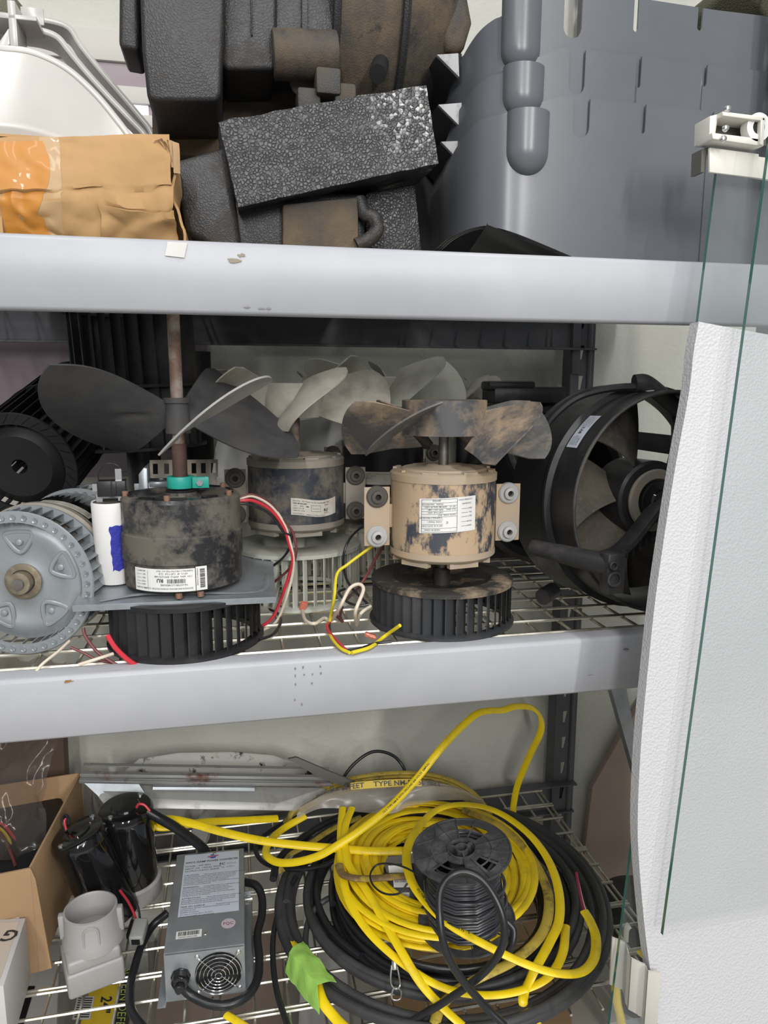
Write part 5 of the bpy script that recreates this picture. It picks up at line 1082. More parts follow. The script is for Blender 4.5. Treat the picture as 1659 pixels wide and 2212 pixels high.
# ---- sheet metal pieces at the back
def strip(name, pts, yw, th, m, label, cat='sheet metal'):
    b = B(); b.prism([S(*p) for p in pts], (0, yw, th)); o = b.build(name, m, bevel=.0006); tag(o, label, cat); return o
strip('speckled_plate', [(258, 1676, 1.47), (300, 1640, 1.49), (385, 1627, 1.50), (500, 1625, 1.50), (590, 1632, 1.50), (660, 1655, 1.49), (690, 1680, 1.47)], .004, 0, M['speck'], 'dirt-speckled pale metal plate standing at the back above the long rail')
b = B()
p0, p1 = S(172, 1672, 1.40), S(716, 1680, 1.40)
for dz0, dz1, dy in ((0, -.007, 0), (-.007, -.0085, -.012), (-.0085, -.0145, -.010), (.0, .0015, .03)):
    b.hexa([p0+Vector((0, dy, dz1)), p1+Vector((0, dy, dz1)), p1+Vector((0, dy+.012, dz1)), p0+Vector((0, dy+.012, dz1)), p0+Vector((0, dy, dz0)), p1+Vector((0, dy, dz0)), p1+Vector((0, dy+.012, dz0)), p0+Vector((0, dy+.012, dz0))])
tag(b.build('metal_rail', M['rail'], bevel=.0006), 'long zinc rail with a rust streak lying across the sheet metal at the back', 'metal rail')
strip('dark_strip', [(622, 1640, 1.40), (640, 1636, 1.40), (700, 1662, 1.38), (768, 1690, 1.37), (752, 1702, 1.37), (690, 1680, 1.38)], .006, 0, M['darkstrip'], 'dark grey strip lying over the right end of the zinc rail')
t = thing('sheet_metal_tray', (0, 1.35, ZB), 'bent pale sheet-metal trays under the zinc rail', 'sheet metal')
b = B(); b.hexa([S(250, 1722, 1.36), S(600, 1735, 1.36), S(640, 1752, 1.36), S(230, 1745, 1.34), S(190, 1694, 1.40), S(700, 1702, 1.40), S(705, 1706, 1.40), S(195, 1699, 1.40)]); b.build('upper_tray', M['thin'], t, bevel=.0008)
b = B(); b.prism([S(182, 1692, 1.385), S(300, 1694, 1.385), S(312, 1712, 1.375), S(240, 1732, 1.37), S(215, 1722, 1.37)], (0, .004, 0)); b.build('dark_wing', M['galv'], t)
b = B(); b.hexa([P(205, 1790, Z=ZB+.002), P(240, 1790, Z=ZB+.002), P(230, 1740, Z=ZB+.002), P(196, 1740, Z=ZB+.002), S(200, 1700, 1.43), S(232, 1730, 1.40), S(232, 1728, 1.41), S(200, 1698, 1.44)]); b.build('support', M['thin'], t)
b = B(); b.prism([S(330, 1700, 1.372), S(550, 1702, 1.372), S(550, 1709, 1.370), S(330, 1706, 1.370)], (0, .01, 0)); b.build('edge_strip', M['galv'], t)
t = B(); t.hexa([P(405, 1808, Z=ZB+.004), P(440, 1835, Z=ZB+.004), P(452, 1812, Z=ZB+.004), P(425, 1795, Z=ZB+.004), P(450, 1730, Z=ZB+.05), P(472, 1722, Z=ZB+.05), P(476, 1718, Z=ZB+.055), P(455, 1722, Z=ZB+.055)]); tag(t.build('metal_tab', M['thin'], bevel=.0005), 'curled pale metal tab rising behind the power converter', 'sheet metal')

# ================================================================ cables
def spiral(name, cx, cy, rx, ry, z, turns, jr, jz, cr, m, flat=None, seed=1, ph=0, step=26, shrink=0, tilt=0):
    R = random.Random(seed); n = int(turns*step); pts = []
    ks = int(turns*3)+4; kr = [R.uniform(-jr, jr) for _ in range(ks)]; kz = [R.uniform(0, jz) for _ in range(ks)]; kx = [R.uniform(-jr, jr)*.6 for _ in range(ks)]
    def smooth(k, t): i = int(t) % (ks-1); f = t-int(t); f = f*f*(3-2*f); return k[i]+(k[i+1]-k[i])*f
    for i in range(n):
        t = i/step; a = ph+2*pi*t; rr = smooth(kr, t*1.7); zz = smooth(kz, t*1.7+.5)
        pts.append(Vector((cx+smooth(kx, t*1.3)+(rx+rr-shrink*t)*cos(a), cy+(ry+rr*.9-shrink*t)*sin(a), z+zz+tilt*sin(a))))
    b = B(); b.tube(pts, cr, 10, 2, flat=flat); return b.build(name, m)
def cab(name, pts, m, r=.0055, flat=None, up=(0, 0, 1), label=None, parent=None, n=12, sub=8):
    b = B(); b.tube([S(*p) if (len(p) == 3) else P(p[0], p[1], Z=p[3]) for p in pts], r, n, sub, flat=flat, up=up)
    o = b.build(name, m, parent)
    if label: tag(o, label, 'cable')
    return o
FY = (.0068, .0032)
# black loops, widest at the bottom
for i, (rx, ry, cy_, z, tr, sd, m, cr, lb_) in enumerate(((.296, .300, 1.176, .361, 2.2, 3, 'blkd', .0085, 'outermost scuffed thick black cable, looping widest around the yellow coil'),
        (.274, .276, 1.178, .365, 2.3, 5, 'blkd', .0080, 'second wide loop of scuffed black cable just inside the outermost one'),
        (.250, .250, 1.182, .369, 2.2, 8, 'blkd', .0074, 'third wide loop of scuffed black cable inward from the outermost'),
        (.228, .226, 1.180, .364, 2.1, 13, 'blk', .0066, 'innermost wide loop of black cable, closest to the yellow coil'))):
    o = spiral('black_cable', .352, cy_, rx, ry, z, tr, .011, .024, cr, M[m], seed=sd, ph=.4+i, step=30); tag(o, lb_, 'cable')
o = spiral('black_cable_coil', .352, 1.150, .186, .198, .360, 9.4, .015, .050, .0064, M['blk'], seed=11, ph=1); tag(o, 'shiny black cable coil directly beneath the yellow coil', 'cable coil')
o = spiral('yellow_cable_coil', .335, 1.165, .174, .192, .404, 27.3, .013, .050, .005, M['yel'], flat=FY, seed=21, ph=.8, shrink=.0029); tag(o, 'dense coil of flat yellow electrical cable around the black spool', 'cable coil')
# sleeve-wrapped yellow hank behind
hk = thing('wrapped_cable_hank', (.28, 1.40, ZB), 'yellow cable hank in a torn clear sleeve printed TYPE NM-B 50 FEET', 'cable coil')
b = B()
for k in range(5): b.tube([P(590+8*k, 1795-5*k, Z=.38+.008*k), P(640, 1760-5*k, Z=.41+.007*k), P(700, 1725-6*k, Z=.44+.007*k), P(780, 1705-7*k, Z=.46+.007*k), P(880, 1697-7*k, Z=.46+.007*k), P(960, 1708-7*k, Z=.45+.006*k), P(1020, 1735-6*k, Z=.43+.006*k), P(1060, 1775-4*k, Z=.40+.006*k)], .005, 10, 6, flat=FY)
b.build('cable_strands', M['yeld'], hk)
b = B()
tu = catmull([P(655, 1742, Z=.475), P(700, 1712, Z=.49), P(760, 1697, Z=.505), P(850, 1690, Z=.51), P(930, 1690, Z=.51), P(1000, 1705, Z=.49), P(1040, 1733, Z=.46)], 8)
lu = catmull([P(640, 1768, Z=.47), P(700, 1745, Z=.478), P(765, 1752, Z=.47), P(840, 1757, Z=.47), P(900, 1738, Z=.478), P(980, 1728, Z=.47), P(1045, 1738, Z=.45)], 8)
b.grid(lambda u, v: tu[int(round(u*(len(tu)-1)))].lerp(lu[int(round(u*(len(lu)-1)))], v)+Vector((0, -.004*sin(v*pi), .010*sin(v*pi)))+noise.noise_vector(Vector((u*9, v*4, 1)))*.003, len(tu)-1, 12)
b.build('clear_sleeve', M['sleeve'], hk)
def slv(x, y, k):
    u = x/.34; i = max(0, min(len(tu)-2, int(u*(len(tu)-1)))); f = u*(len(tu)-1)-i; d = (tu[i+1]-tu[i]).normalized(); up = Vector((0, .45, .9)).normalized()
    return tu[i].lerp(tu[i+1], f)+up*(y-.004)+Vector((0, -.010, .004+.0004*k))
b = B(); b.grid(lambda u, v: slv(.11+.10*u, .000+.014*v-.003, 0), 10, 1); b.mi = 1
for s, x in (('TYPE NM-B', .035), ('50 FEET', .094), ('TYPE NM-B', .142), ('50 FEET', .205)): text(b, s, x, -.001, .0135, lambda x, y, k: slv(x, y, 2), 'LEFT', .8, .0003)
b.build('printed_band', (M['ybox'], M['ink']), hk, smooth=False)
# loose yellow runs
arcc = cab('yellow_cable', [(1108, 1770, 1.40), (1110, 1735, 1.41), (1120, 1690, 1.41), (1145, 1630, 1.40), (1168, 1580, 1.39), (1166, 1548, 1.38), (1148, 1529, 1.36), (1115, 1526, 1.35), (1085, 1534, 1.34), (1050, 1536, 1.33), (1020, 1549, 1.32), (960, 1608, 1.30), (900, 1682, 1.27), (840, 1745, 1.24), (780, 1792, 1.22), (735, 1822, 1.21), (690, 1848, 1.21), (640, 1862, 1.22), (598, 1862, 1.24), (575, 1845, 1.27), (582, 1818, 1.31), (612, 1790, 1.35), (660, 1762, 1.37)], M['yel'], flat=(.0072, .0035), up=(0, -.6, .8), label='yellow cable arching highest, up to the middle beam')
def prt(o_parent, pts, txt, sc=.006, off=.0042):
    pass
o = cab('yellow_cable', [(600, 1768, 1.38), (520, 1772, 1.36), (440, 1776, 1.34), (380, 1785, 1.33), (342, 1786, 1.33), (336, 1775, 1.33), (365, 1769, 1.31), (420, 1780, 1.29), (480, 1797, 1.27), (560, 1815, 1.25), (640, 1825, 1.235), (720, 1832, 1.22), (800, 1838, 1.20), (872, 1838, 1.19)], M['yel'], flat=(.0078, .0036), up=(0, -.5, .8), label='yellow cable hooking out to the left over the top of the power converter')
big = cab('yellow_cable', [(1165, 2212, 0, .37), (1130, 2165, 0, .38), (1150, 2105, 0, .42), (1185, 2040, 0, .43), (1208, 1985, 0, .44), (1205, 1915, 0, .45), (1180, 1850, 0, .46), (1135, 1795, 0, .475), (1070, 1752, 0, .485), (1000, 1738, 0, .49), (940, 1752, 0, .495), (895, 1800, 0, .50), (878, 1850, 0, .50), (890, 1905, 0, .495), (925, 1955, 0, .49), (975, 2000, 0, .485), (1050, 2042, 0, .475), (1130, 2080, 0, .46), (1200, 2102, 0, .45), (1255, 2100, 0, .44), (1283, 2070, 0, .435), (1287, 2025, 0, .44), (1275, 1990, 0, .45), (1262, 1968, 0, .455)], M['yel'], flat=(.0078, .0036), label='yellow cable looping around the spool, its red core bared at the right')
b = B(); b.tube([P(1263, 1970, Z=.455), P(1254, 1935, Z=.462), P(1245, 1885, Z=.475)], .0022, 8); b.build('red_core', mat('crimson_core', (.36, .02, .10), .4), big)
b = B(); b.tube([P(1266, 1970, Z=.455), P(1257, 1940, Z=.46), P(1246, 1890, Z=.472)], .0018, 8); b.build('white_core', M['wwire'], big)
cab('yellow_cable', [(740, 1745, 0, .48), (736, 1800, 0, .47), (738, 1870, 0, .46), (752, 1940, 0, .45), (790, 2005, 0, .44), (850, 2065, 0, .43), (920, 2115, 0, .42), (985, 2142, 0, .41), (1060, 2150, 0, .40), (1130, 2138, 0, .40), (1185, 2110, 0, .41), (1215, 2060, 0, .42), (1222, 2000, 0, .42)], M['yel'], flat=(.0072, .0034), label='yellow cable hanging down the left side of the coil and sweeping under its front')
cab('yellow_cable', [(760, 1745, 0, .48), (745, 1790, 0, .475), (750, 1860, 0, .465), (790, 1920, 0, .46), (830, 1990, 0, .45), (870, 2060, 0, .44), (910, 2125, 0, .42), (960, 2180, 0, .40), (1010, 2225, 0, .38)], M['yel'], flat=(.0074, .0034), label='yellow cable crossing the coil diagonally to the bottom edge')
cab('yellow_cable', [(1000, 1750, 0, .46), (1080, 1785, 0, .455), (1140, 1840, 0, .45), (1178, 1910, 0, .44), (1185, 1970, 0, .44), (1165, 2025, 0, .43), (1110, 2075, 0, .425), (1040, 2110, 0, .42), (985, 2140, 0, .40), (950, 2180, 0, .39), (935, 2225, 0, .38)], M['yeld'], flat=(.0085, .0045), label='grimy yellow cable running down the right side of the coil')
cab('yellow_cable', [(612, 2005, 0, .372), (625, 2035, 0, .376), (655, 2060, 0, .38), (675, 2085, 0, .384), (684, 2125, 0, .384), (698, 2165, 0, .38), (725, 2200, 0, .372), (750, 2225, 0, .37)], M['yel'], flat=(.0085, .0042), label='short yellow cable end snaking down beside the lime tape')
cab('yellow_cable', [(610, 1885, 0, .39), (603, 1868, 0, .40), (618, 1850, 0, .41), (665, 1825, 0, .42), (720, 1790, 0, .43), (780, 1765, 0, .44)], M['yeld'], flat=(.0070, .0034), label='dusty yellow cable end tucked behind the left loops')
e = cab('yellow_cable', [(488, 2192, 0, .360), (510, 2205, 0, .362), (540, 2225, 0, .364)], M['yel'], flat=(.0065, .0034), label='cut yellow cable tip at the bottom edge under the power converter')
cab('stripped_cable', [(732, 1868, 0, .47), (740, 1888, 0, .47), (765, 1897, 0, .475), (800, 1898, 0, .475), (840, 1895, 0, .48), (880, 1892, 0, .48)], mat('brown_tape_wrap', (.20, .13, .06), .6, dust=((.5, .38, .05), 60, .5, .7)), flat=(.0075, .004), label='grubby brown-wrapped cable end left of the spool')
# loose black runs
cab('black_cable', [(1090, 2215, 0, .42), (1040, 2165, 0, .45), (990, 2105, 0, .50), (962, 2050, 0, .54), (950, 1985, 0, .575), (952, 1925, 0, .60), (975, 1892, 0, .612), (1005, 1884, 0, .615), (1040, 1900, 0, .608), (1070, 1940, 0, .59), (1088, 1990, 0, .565), (1086, 2040, 0, .535), (1060, 2085, 0, .50), (1010, 2130, 0, .46), (950, 2170, 0, .42), (900, 2200, 0, .385), (860, 2230, 0, .37)], M['blk'], r=.0056, label='glossy black cord looping up in front of the spool')
cab('black_cable', [(712, 1735, 1.42), (735, 1690, 1.44), (765, 1650, 1.45), (805, 1624, 1.46), (845, 1630, 1.46), (870, 1655, 1.45), (880, 1690, 1.42), (880, 1720, 1.38)], M['blk'], r=.0035, label='thin black cord arching against the wall behind the wrapped hank')
cab('black_cable', [(650, 1762, 0, .41), (600, 1785, 0, .40), (560, 1815, 0, .39), (553, 1840, 0, .385), (575, 1866, 0, .385), (630, 1878, 0, .39), (690, 1872, 0, .40), (740, 1850, 0, .42)], M['blk'], r=.0045, label='thin black cord loop at the left of the yellow coil')
cab('black_cable', [(640, 1895, 0, .385), (610, 1945, 0, .375), (592, 2010, 0, .37), (590, 2080, 0, .37), (600, 2150, 0, .368), (625, 2225, 0, .366)], M['blk'], r=.0048, label='black cord running down the far left of the loops to the bottom edge')
cab('black_cable', [(735, 1930, 0, .40), (695, 1950, 0, .385), (668, 1985, 0, .375), (660, 2035, 0, .372), (670, 2070, 0, .372)], M['blkd'], r=.0052, label='scuffed black cord bending down from the coil over the open mesh')
cab('black_cable', [(590, 1900, 0, .40), (600, 1860, 0, .41), (640, 1820, 0, .42), (700, 1780, 0, .43), (780, 1750, 0, .44), (860, 1745, 0, .44), (960, 1755, 0, .44), (1050, 1790, 0, .43), (1130, 1840, 0, .42)], M['blk'], r=.007, label='thick black cable over the rear of the loops under the sleeve')
cab('black_cable', [(1095, 1990, 0, .49), (1110, 2010, 0, .48), (1105, 2045, 0, .46), (1085, 2065, 0, .44)], M['blk'], r=.0058, label='black cord end curling beside the spool base')
# green tape around the wide loops
b = B()
gp = [P(625, 2075, Z=.395), P(650, 2105, Z=.397), P(685, 2145, Z=.395)]; gq = [P(618, 2105, Z=.375), P(650, 2150, Z=.372), P(690, 2195, Z=.372)]
gr = [P(655, 2035, Z=.396), P(690, 2075, Z=.40), P(728, 2125, Z=.392)]
ga, gb_, gc = catmull(gp, 8), catmull(gq, 8), catmull(gr, 8)
def gt(u, v):
    i = int(round(u*(len(ga)-1))); a, m_, c_ = gc[i], ga[i], gb_[i]
    q = a.lerp(m_, v*2) if v < .5 else m_.lerp(c_, v*2-1); return q+noise.noise_vector(q*60)*.003+Vector((0, 0, .012*sin(v*pi)+.002))
b.grid(gt, 16, 16); tag(b.build('green_tape', M['green'], solid=.0008), 'lime green tape wrapped around the wide black loops', 'tape')
# ---- spool
sc = P(1012, 1985, Z=.43); st = P(992, 1842, Z=.545); sc = P(1008, 1988, Z=.452); st = sc+Vector((-.012, -.004, .128))
ax = (st-sc).normalized(); TS = MX(sc, ax, (1, 0, 0)); LS = (st-sc).length; RS = .0785
sp = thing('wire_spool', sc, 'black plastic spool half wound with thin black wire, standing in the yellow coil', 'spool', M=TS)
for z, nm in ((0, 'lower_flange'), (LS, 'upper_flange')):
    b = B(); RR = RS
    b.lathe([(RR*.80, z), (RR-.001, z), (RR, z+.001), (RR, z+.0034), (RR-.0025, z+.0036), (RR-.003, z+.0020), (RR*.80, z+.0020)], None, 72, closed=True)
    b.lathe([(.020, z), (RR*.40, z), (RR*.40, z+.0020), (.020, z+.0020)], None, 60, closed=True)
    wins = [(radians(28), radians(80)), (radians(205), radians(262)), (radians(292), radians(318))]
    prev_ = wins[-1][1]-2*pi
    for w0, w1 in wins:
        b.lathe([(RR*.39, z), (RR*.81, z), (RR*.81, z+.0019), (RR*.39, z+.0019), (RR*.39, z)], None, 24, a0=prev_, a1=w0); prev_ = w1
    for k in range(14):
        a = 2*pi*k/14+.05
        if any(w0 < a % (2*pi) < w1 for w0, w1 in wins) and k % 2: continue
        b.box((0, 0, 0), (RR-.024, .0013, .0030), Matrix.Rotation(a, 4, 'Z') @ Matrix.Translation(((RR+.020)/2, 0, z+.0026)))
        if not any(w0-.15 < a % (2*pi) < w1+.15 for w0, w1 in wins): b.box((0, 0, 0), (RR*.44, .0011, .0028), Matrix.Rotation(a+.22, 4, 'Z') @ Matrix.Translation((RR*.76, 0, z+.0026)) @ Matrix.Rotation(.75 if k % 2 else -.75, 4, 'Z'))
    b.lathe([(RR*.60, z+.0018), (RR*.60, z+.0040), (RR*.62, z+.0040), (RR*.62, z+.0018)], None, 48)
    b.build(nm, M['spool'], sp, local=True, smooth=False)
b = B(); z = LS; b.lathe([(.023, z-.02), (.023, z+.006), (.0215, z+.006), (.0215, z-.02)], None, 40, closed=True); b.lathe([(.0105, z-.02), (.0105, z+.007), (.0085, z+.007), (.0085, z-.02)], None, 30, closed=True)
for k in range(3): b.box((0, 0, 0), (.012, .003, .02), Matrix.Rotation(2*pi*k/3+.4, 4, 'Z') @ Matrix.Translation((.016, 0, z-.004)))
b.lathe([(.023, .002), (.023, z)], None, 30); b.build('hub', M['spool'], sp, local=True)
b = B(); R9 = random.Random(4); pts = []
for layer in range(3):
    r = .053+.0038*layer; nt = int(LS/.0052) if layer < 2 else 12
    for i in range(nt*12):
        t = i/12; pts.append(Vector(((r+.0015*noise.noise(Vector((t, layer, 0))))*cos(2*pi*t), (r+.0015*noise.noise(Vector((t, layer, 0))))*sin(2*pi*t), .006+(LS-.012)*((t/nt) if layer % 2 == 0 else 1-t/nt)*(1 if layer < 2 else .55)+.002*noise.noise(Vector((t*.7, 3, layer))))))
b.tube(pts, .0021, 6, raw=True)
for k in range(7): a = k*.9; b.tube([Vector(((.0645+.0015*sin(j+k))*cos(a+j*.45), (.0645+.0015*sin(j+k))*sin(a+j*.45), .030+.012*(k % 5)+(.010 if k % 2 else -.008)*sin(j*.55+k))) for j in range(9)], .0019, 6, 6)
b.build('wound_wire', mat('satin_black_wire', (.05, .052, .06), .35), sp, local=True)
cab('thin_wire', [(880, 1908, 0, .53), (862, 1930, 0, .52), (830, 1930, 0, .51), (806, 1912, 0, .505), (800, 1888, 0, .505), (815, 1868, 0, .51), (845, 1866, 0, .52), (875, 1874, 0, .535), (905, 1890, 0, .54)], M['bwire'], r=.0016, label='thin dark wire loop reaching left from the spool')
# ---- retail box inside coil
rb = thing('retail_box', (.27, 1.15, .40), 'small black carton with white barcode sticker inside the yellow coil', 'carton')
q = [P(838, 1865, Z=.475), P(940, 1862, Z=.475), P(940, 2002, Z=.405), P(850, 2000, Z=.405)]
b = B(); b.hexa([q[3]-Vector((0, 0, .03)), q[2]-Vector((0, 0, .03)), q[1]-Vector((0, 0, .03)), q[0]-Vector((0, 0, .03)), q[3], q[2], q[1], q[0]]); b.build('body', M['pack'], rb, bevel=.0015)
def lr(x, y, k): u, v = x, y; a = q[3].lerp(q[2], u); c_ = q[0].lerp(q[1], u); return a.lerp(c_, v)+Vector((0, -.0006-.0003*k, .0008+.0004*k))
b = B(); b.grid(lambda u, v: lr(.08+.37*u, .60+.21*v, 0), 1, 1); b.grid(lambda u, v: lr(.24+.18*u, .42+.10*v, 0), 1, 1); b.grid(lambda u, v: lr(0+.5*u, .84+.12*v, -.3), 1, 1)
b.mi = 1
x = .11
while x < .42: b.grid(lambda u, v: lr(x+.012*u, .68+.11*v, 1), 1, 1); x += R9.choice((.02, .028, .035))
text(b, 'M2C6', .26, .44, .065, lambda x, y, k: lr(x, y, 1))
b.mi = 2
for i in range(5):
    x = .12+.06*(i % 2)
    while x < .85: wd = R9.choice((.03, .05, .08)); b.grid(lambda u, v: lr(x+wd*u, .28-.055*i+.022*v, 1), 1, 1); x += wd+.02
b.build('barcode_sticker', (M['pap'], M['ink'], M['papd']), rb, smooth=False)
# ---- shackle hanging at the front
sh = thing('shackle', P(855, 2120, Z=.40), 'small steel snap shackle hooked on the black coil at the front', 'shackle')
b = B(); b.tube([P(846, 2085, Z=.42), P(844, 2110, Z=.41), P(846, 2128, Z=.405), P(856, 2136, Z=.40), P(864, 2128, Z=.405), P(862, 2108, Z=.41), P(858, 2088, Z=.42)], .0014, 8); b.tube([P(846, 2150, Z=.39), P(852, 2133, Z=.40), P(866, 2140, Z=.39), P(864, 2158, Z=.385), P(850, 2160, Z=.385)], .0013, 8, closed=True); b.build('ring', M['screw'], sh)
b = B(); b.cyl(P(852, 2075, Z=.425), P(853, 2095, Z=.415), .005, n=16); b.build('barrel', M['screw'], sh, bevel=.0008)

# ================================================================ below the shelf
zf_ = .12
t = thing('yellow_package', P(220, 2180, Z=zf_), 'yellow and black package printed SCREEN DEFENDER 24, under the mesh', 'package')
ya, yb_, yc, yd = P(160, 2260, Z=zf_), P(236, 2260, Z=zf_), P(262, 2095, Z=zf_), P(205, 2095, Z=zf_)
b = B(); b.hexa([p-Vector((0, 0, .04)) for p in (ya, yb_, yc, yd)]+[ya, yb_, yc, yd]); b.build('body', M['ybox'], t, bevel=.002)
b = B(); e1, e2 = P(262, 2260, Z=zf_), P(288, 2095, Z=zf_); b.hexa([p-Vector((0, 0, .04)) for p in (yb_, e1, e2, yc)]+[yb_, e1, e2, yc]); b.build('black_band', M['pack'], t)
dv_ = (yc-yb_).normalized(); dn = (e1-yb_).normalized()
b = B(); text(b, 'SCREEN DEFENDER', 0, 0, .024, lambda x, y, k: yb_.lerp(yc, 1.0)-dv_*(x-.005)+dn*(y+.006)+Vector((0, 0, .0008)), 'LEFT', 1); b.mi = 1
text(b, '24"', 0, 0, .030, lambda x, y, k: yb_.lerp(yc, .62)-dv_*x-dn*(.030-y)+Vector((0, 0, .001)), 'LEFT', 1, .0006)
b.mi = 2; w0 = yb_.lerp(yc, .62)-dn*.078; b.poly([w0, w0-dv_*.05, w0-dv_*.05+dn*.035, w0+dn*.035]) if False else b.poly([w0+Vector((0, 0, .0008)), w0+dn*.034+Vector((0, 0, .0008)), w0+dn*.034-dv_*.055+Vector((0, 0, .0008)), w0-dv_*.055+Vector((0, 0, .0008))])
b.mi = 1
for k in range(9): 
    a0 = w0+dn*.003-dv_*(.004+.0055*k)+Vector((0, 0, .0014)); b.poly([a0, a0+dn*.028, a0+dn*.028-dv_*.0026, a0-dv_*.0026])
b.build('print', (mat('lime_ink', (.50, .60, .15), .5), M['ink'], M['wbox']), t, smooth=False)
z_ = .10
t = thing('metal_register', P(80, 2150, Z=z_), 'white metal vent panel with black mesh strip under the shelf, lower left', 'vent')
b = B(); b.hexa([p-Vector((0, 0, .03)) for p in (P(-60, 2290, Z=z_), P(120, 2290, Z=z_), P(130, 2040, Z=z_), P(70, 2040, Z=z_))]+[P(-60, 2290, Z=z_), P(120, 2290, Z=z_), P(130, 2040, Z=z_), P(70, 2040, Z=z_)]); b.build('panel', M['wbox'], t, bevel=.003)
b = B(); b.poly([P(28, 2230, Z=z_+.001), P(46, 2230, Z=z_+.001), P(76, 2130, Z=z_+.001), P(56, 2130, Z=z_+.001)]); b.build('mesh_strip', M['vblack'], t)
for (x0, y0, x1, y1, zz, m, lb_) in ((330, 1850, 620, 2300, .03, 'tan', 'tan board on the floor under the power converter'), (640, 1880, 760, 2300, .05, 'wbox', 'long white carton on the floor under the left of the cables'), (90, 1760, 320, 2060, .05, 'thin', 'grey metal panel on the floor under the black motors'), (830, 1900, 1240, 2300, .04, 'card2', 'brown cardboard on the floor beneath the cable coil')):
    b = B(); q = [P(x0, y1, Z=zz), P(x1, y1, Z=zz), P(x1-20, y0, Z=zz), P(x0+20, y0, Z=zz)]; b.hexa([p-Vector((0, 0, zz-.001)) for p in q]+q); tag(b.build('floor_panel', M[m], bevel=.003), lb_, 'panel')
b = B(); b.lathe([(.05, 0), (.075, .0), (.085, .05), (.06, .06), (.0, .06)], Matrix.Translation((.80, 1.22, .20)), 32); b.lathe([(.03, 0), (.03, .2)], Matrix.Translation((.80, 1.22, 0)), 20); tag(b.build('stemmed_disc', M['black']), 'round black object on a stem just outside the right end of the bottom deck', 'wheel')

# ================================================================ right: glass panes, foam sheet, brackets
def leaning(name, poly, nrm, th, m, label, cat, em=None):
    t = thing(name, poly[0], label, cat)
    b = B(); b.prism(poly, nrm*th); b.bm.faces.ensure_lookup_table()
    for f in b.bm.faces[2:]: f.material_index = 1
    b.bm.faces[2].material_index = 0
    b.build('pane', (m, em), t, smooth=False); return t
def planeYv(A, Bp, ex):    # plane through the edge A-B containing direction ex
    n = (Bp-A).cross(ex).normalized(); return n if n.y < 0 else -n
A1, B1 = S(1546, 350, .862), S(1333, 2045, .775); n1 = planeYv(A1, B1, Vector((1, .02, 0)))
far1, far1b = A1+Vector((.9, .018, .0)), B1+Vector((.9, .018, 0)); low = B1+(B1-A1).normalized()*.20; lowr = low+Vector((.9, .018, 0))
g1 = leaning('glass_sheet', [low, lowr, far1, A1], n1, .005, M['glass'], 'tall glass pane with a dark green edge, leaning behind the white foam sheet', 'glass pane', M['gedge'])
A2, B2 = S(1672, 200, .79), S(1427, 2015, .715); n2 = planeYv(A2, B2, Vector((1, .02, 0)))
g2 = leaning('glass_sheet', [B2, B2+Vector((.9, .018, .012)), A2+Vector((.9, .018, 0)), A2], n2, .005, M['glass'], 'front glass pane leaning over the white foam sheet, with the brighter green edge', 'glass pane', M['gedge'])
# foam sheet between them
fs = thing('foam_sheet', S(1450, 1500, .79), 'thick white packing-foam sheet sandwiched between the two glass panes', 'foam sheet')
nm_ = (n1+n2).normalized()
def yplane(n, p, x, z): return p.y-(n.x*(x-p.x)+n.z*(z-p.z))/n.y
def mid(x, z): return .5*(yplane(n1, A1, x, z)+yplane(n2, A2, x, z))+.002
def onmid(px, py):
    y = .8
    for _ in range(12): q = S(px, py, y); y = mid(q.x, q.z)
    return S(px, py, y)
left = catmull([onmid(*p) for p in ((1500, 697), (1490, 760), (1480, 850), (1452, 1000), (1427, 1150), (1405, 1300), (1389, 1450), (1376, 1600), (1370, 1750), (1373, 1850), (1386, 2000), (1400, 2110), (1414, 2220), (1420, 2330))], 6)
N1 = len(left)-1
def fo(u, v):
    p = left[int(round(v*N1))]; x = p.x+.55*u; z = p.z-.075*u*(1-v)
    return Vector((x, mid(x, z)+.0012*sin(v*11+u*6), z))
b = B(); b.grid(fo, 36, N1); b.build('sheet', M['foam'], fs, solid=.017, off=0, ang=80)
# metal hanger at the top of the panes
hg = thing('glass_hanger', S(1600, 310, .85), 'cream metal roller hanger clamped on the top corner of the rear glass pane', 'hanger')
Yh = .835
def q4(b, pts, y, d): b.prism([S(x, yy, y) for x, yy in pts], (0, d, 0))
b = B(); q4(b, [(1533, 325), (1537, 368), (1700, 395), (1700, 345)], Yh, .006); q4(b, [(1533, 318), (1533, 372), (1640, 385), (1640, 332)], Yh-.004, .004); b.build('clamp_plate', M['hinge'], hg, bevel=.0012)
b = B(); q4(b, [(1560, 240), (1562, 250), (1655, 262), (1655, 252)], Yh-.022, .03); q4(b, [(1538, 286), (1540, 300), (1650, 316), (1650, 300)], Yh-.018, .03); q4(b, [(1534, 250), (1532, 300), (1544, 302), (1552, 246)], Yh-.012, .03); q4(b, [(1644, 252), (1642, 312), (1650, 314), (1653, 254)], Yh-.022, .03); b.build('housing', M['hinge'], hg, bevel=.001)
b = B(); q4(b, [(1540, 250), (1538, 300), (1655, 315), (1655, 255)], Yh+.008, .004); q4(b, [(1516, 322), (1514, 372), (1522, 372), (1530, 318)], Yh+.004, .02); b.build('back_plate', M['hinged'], hg)
b = B(); T = MX(S(1632, 278, Yh-.012), (0, -1, 0)); b.lathe([(.008, -.006), (.016, -.006), (.016, .006), (.008, .006)], T, 32, closed=True); b.build('roller', M['pap'], hg)
b = B(); b.lathe([(0, .004), (.008, .004), (.008, -.004)], T, 20); b.build('axle', M['vblack'], hg)
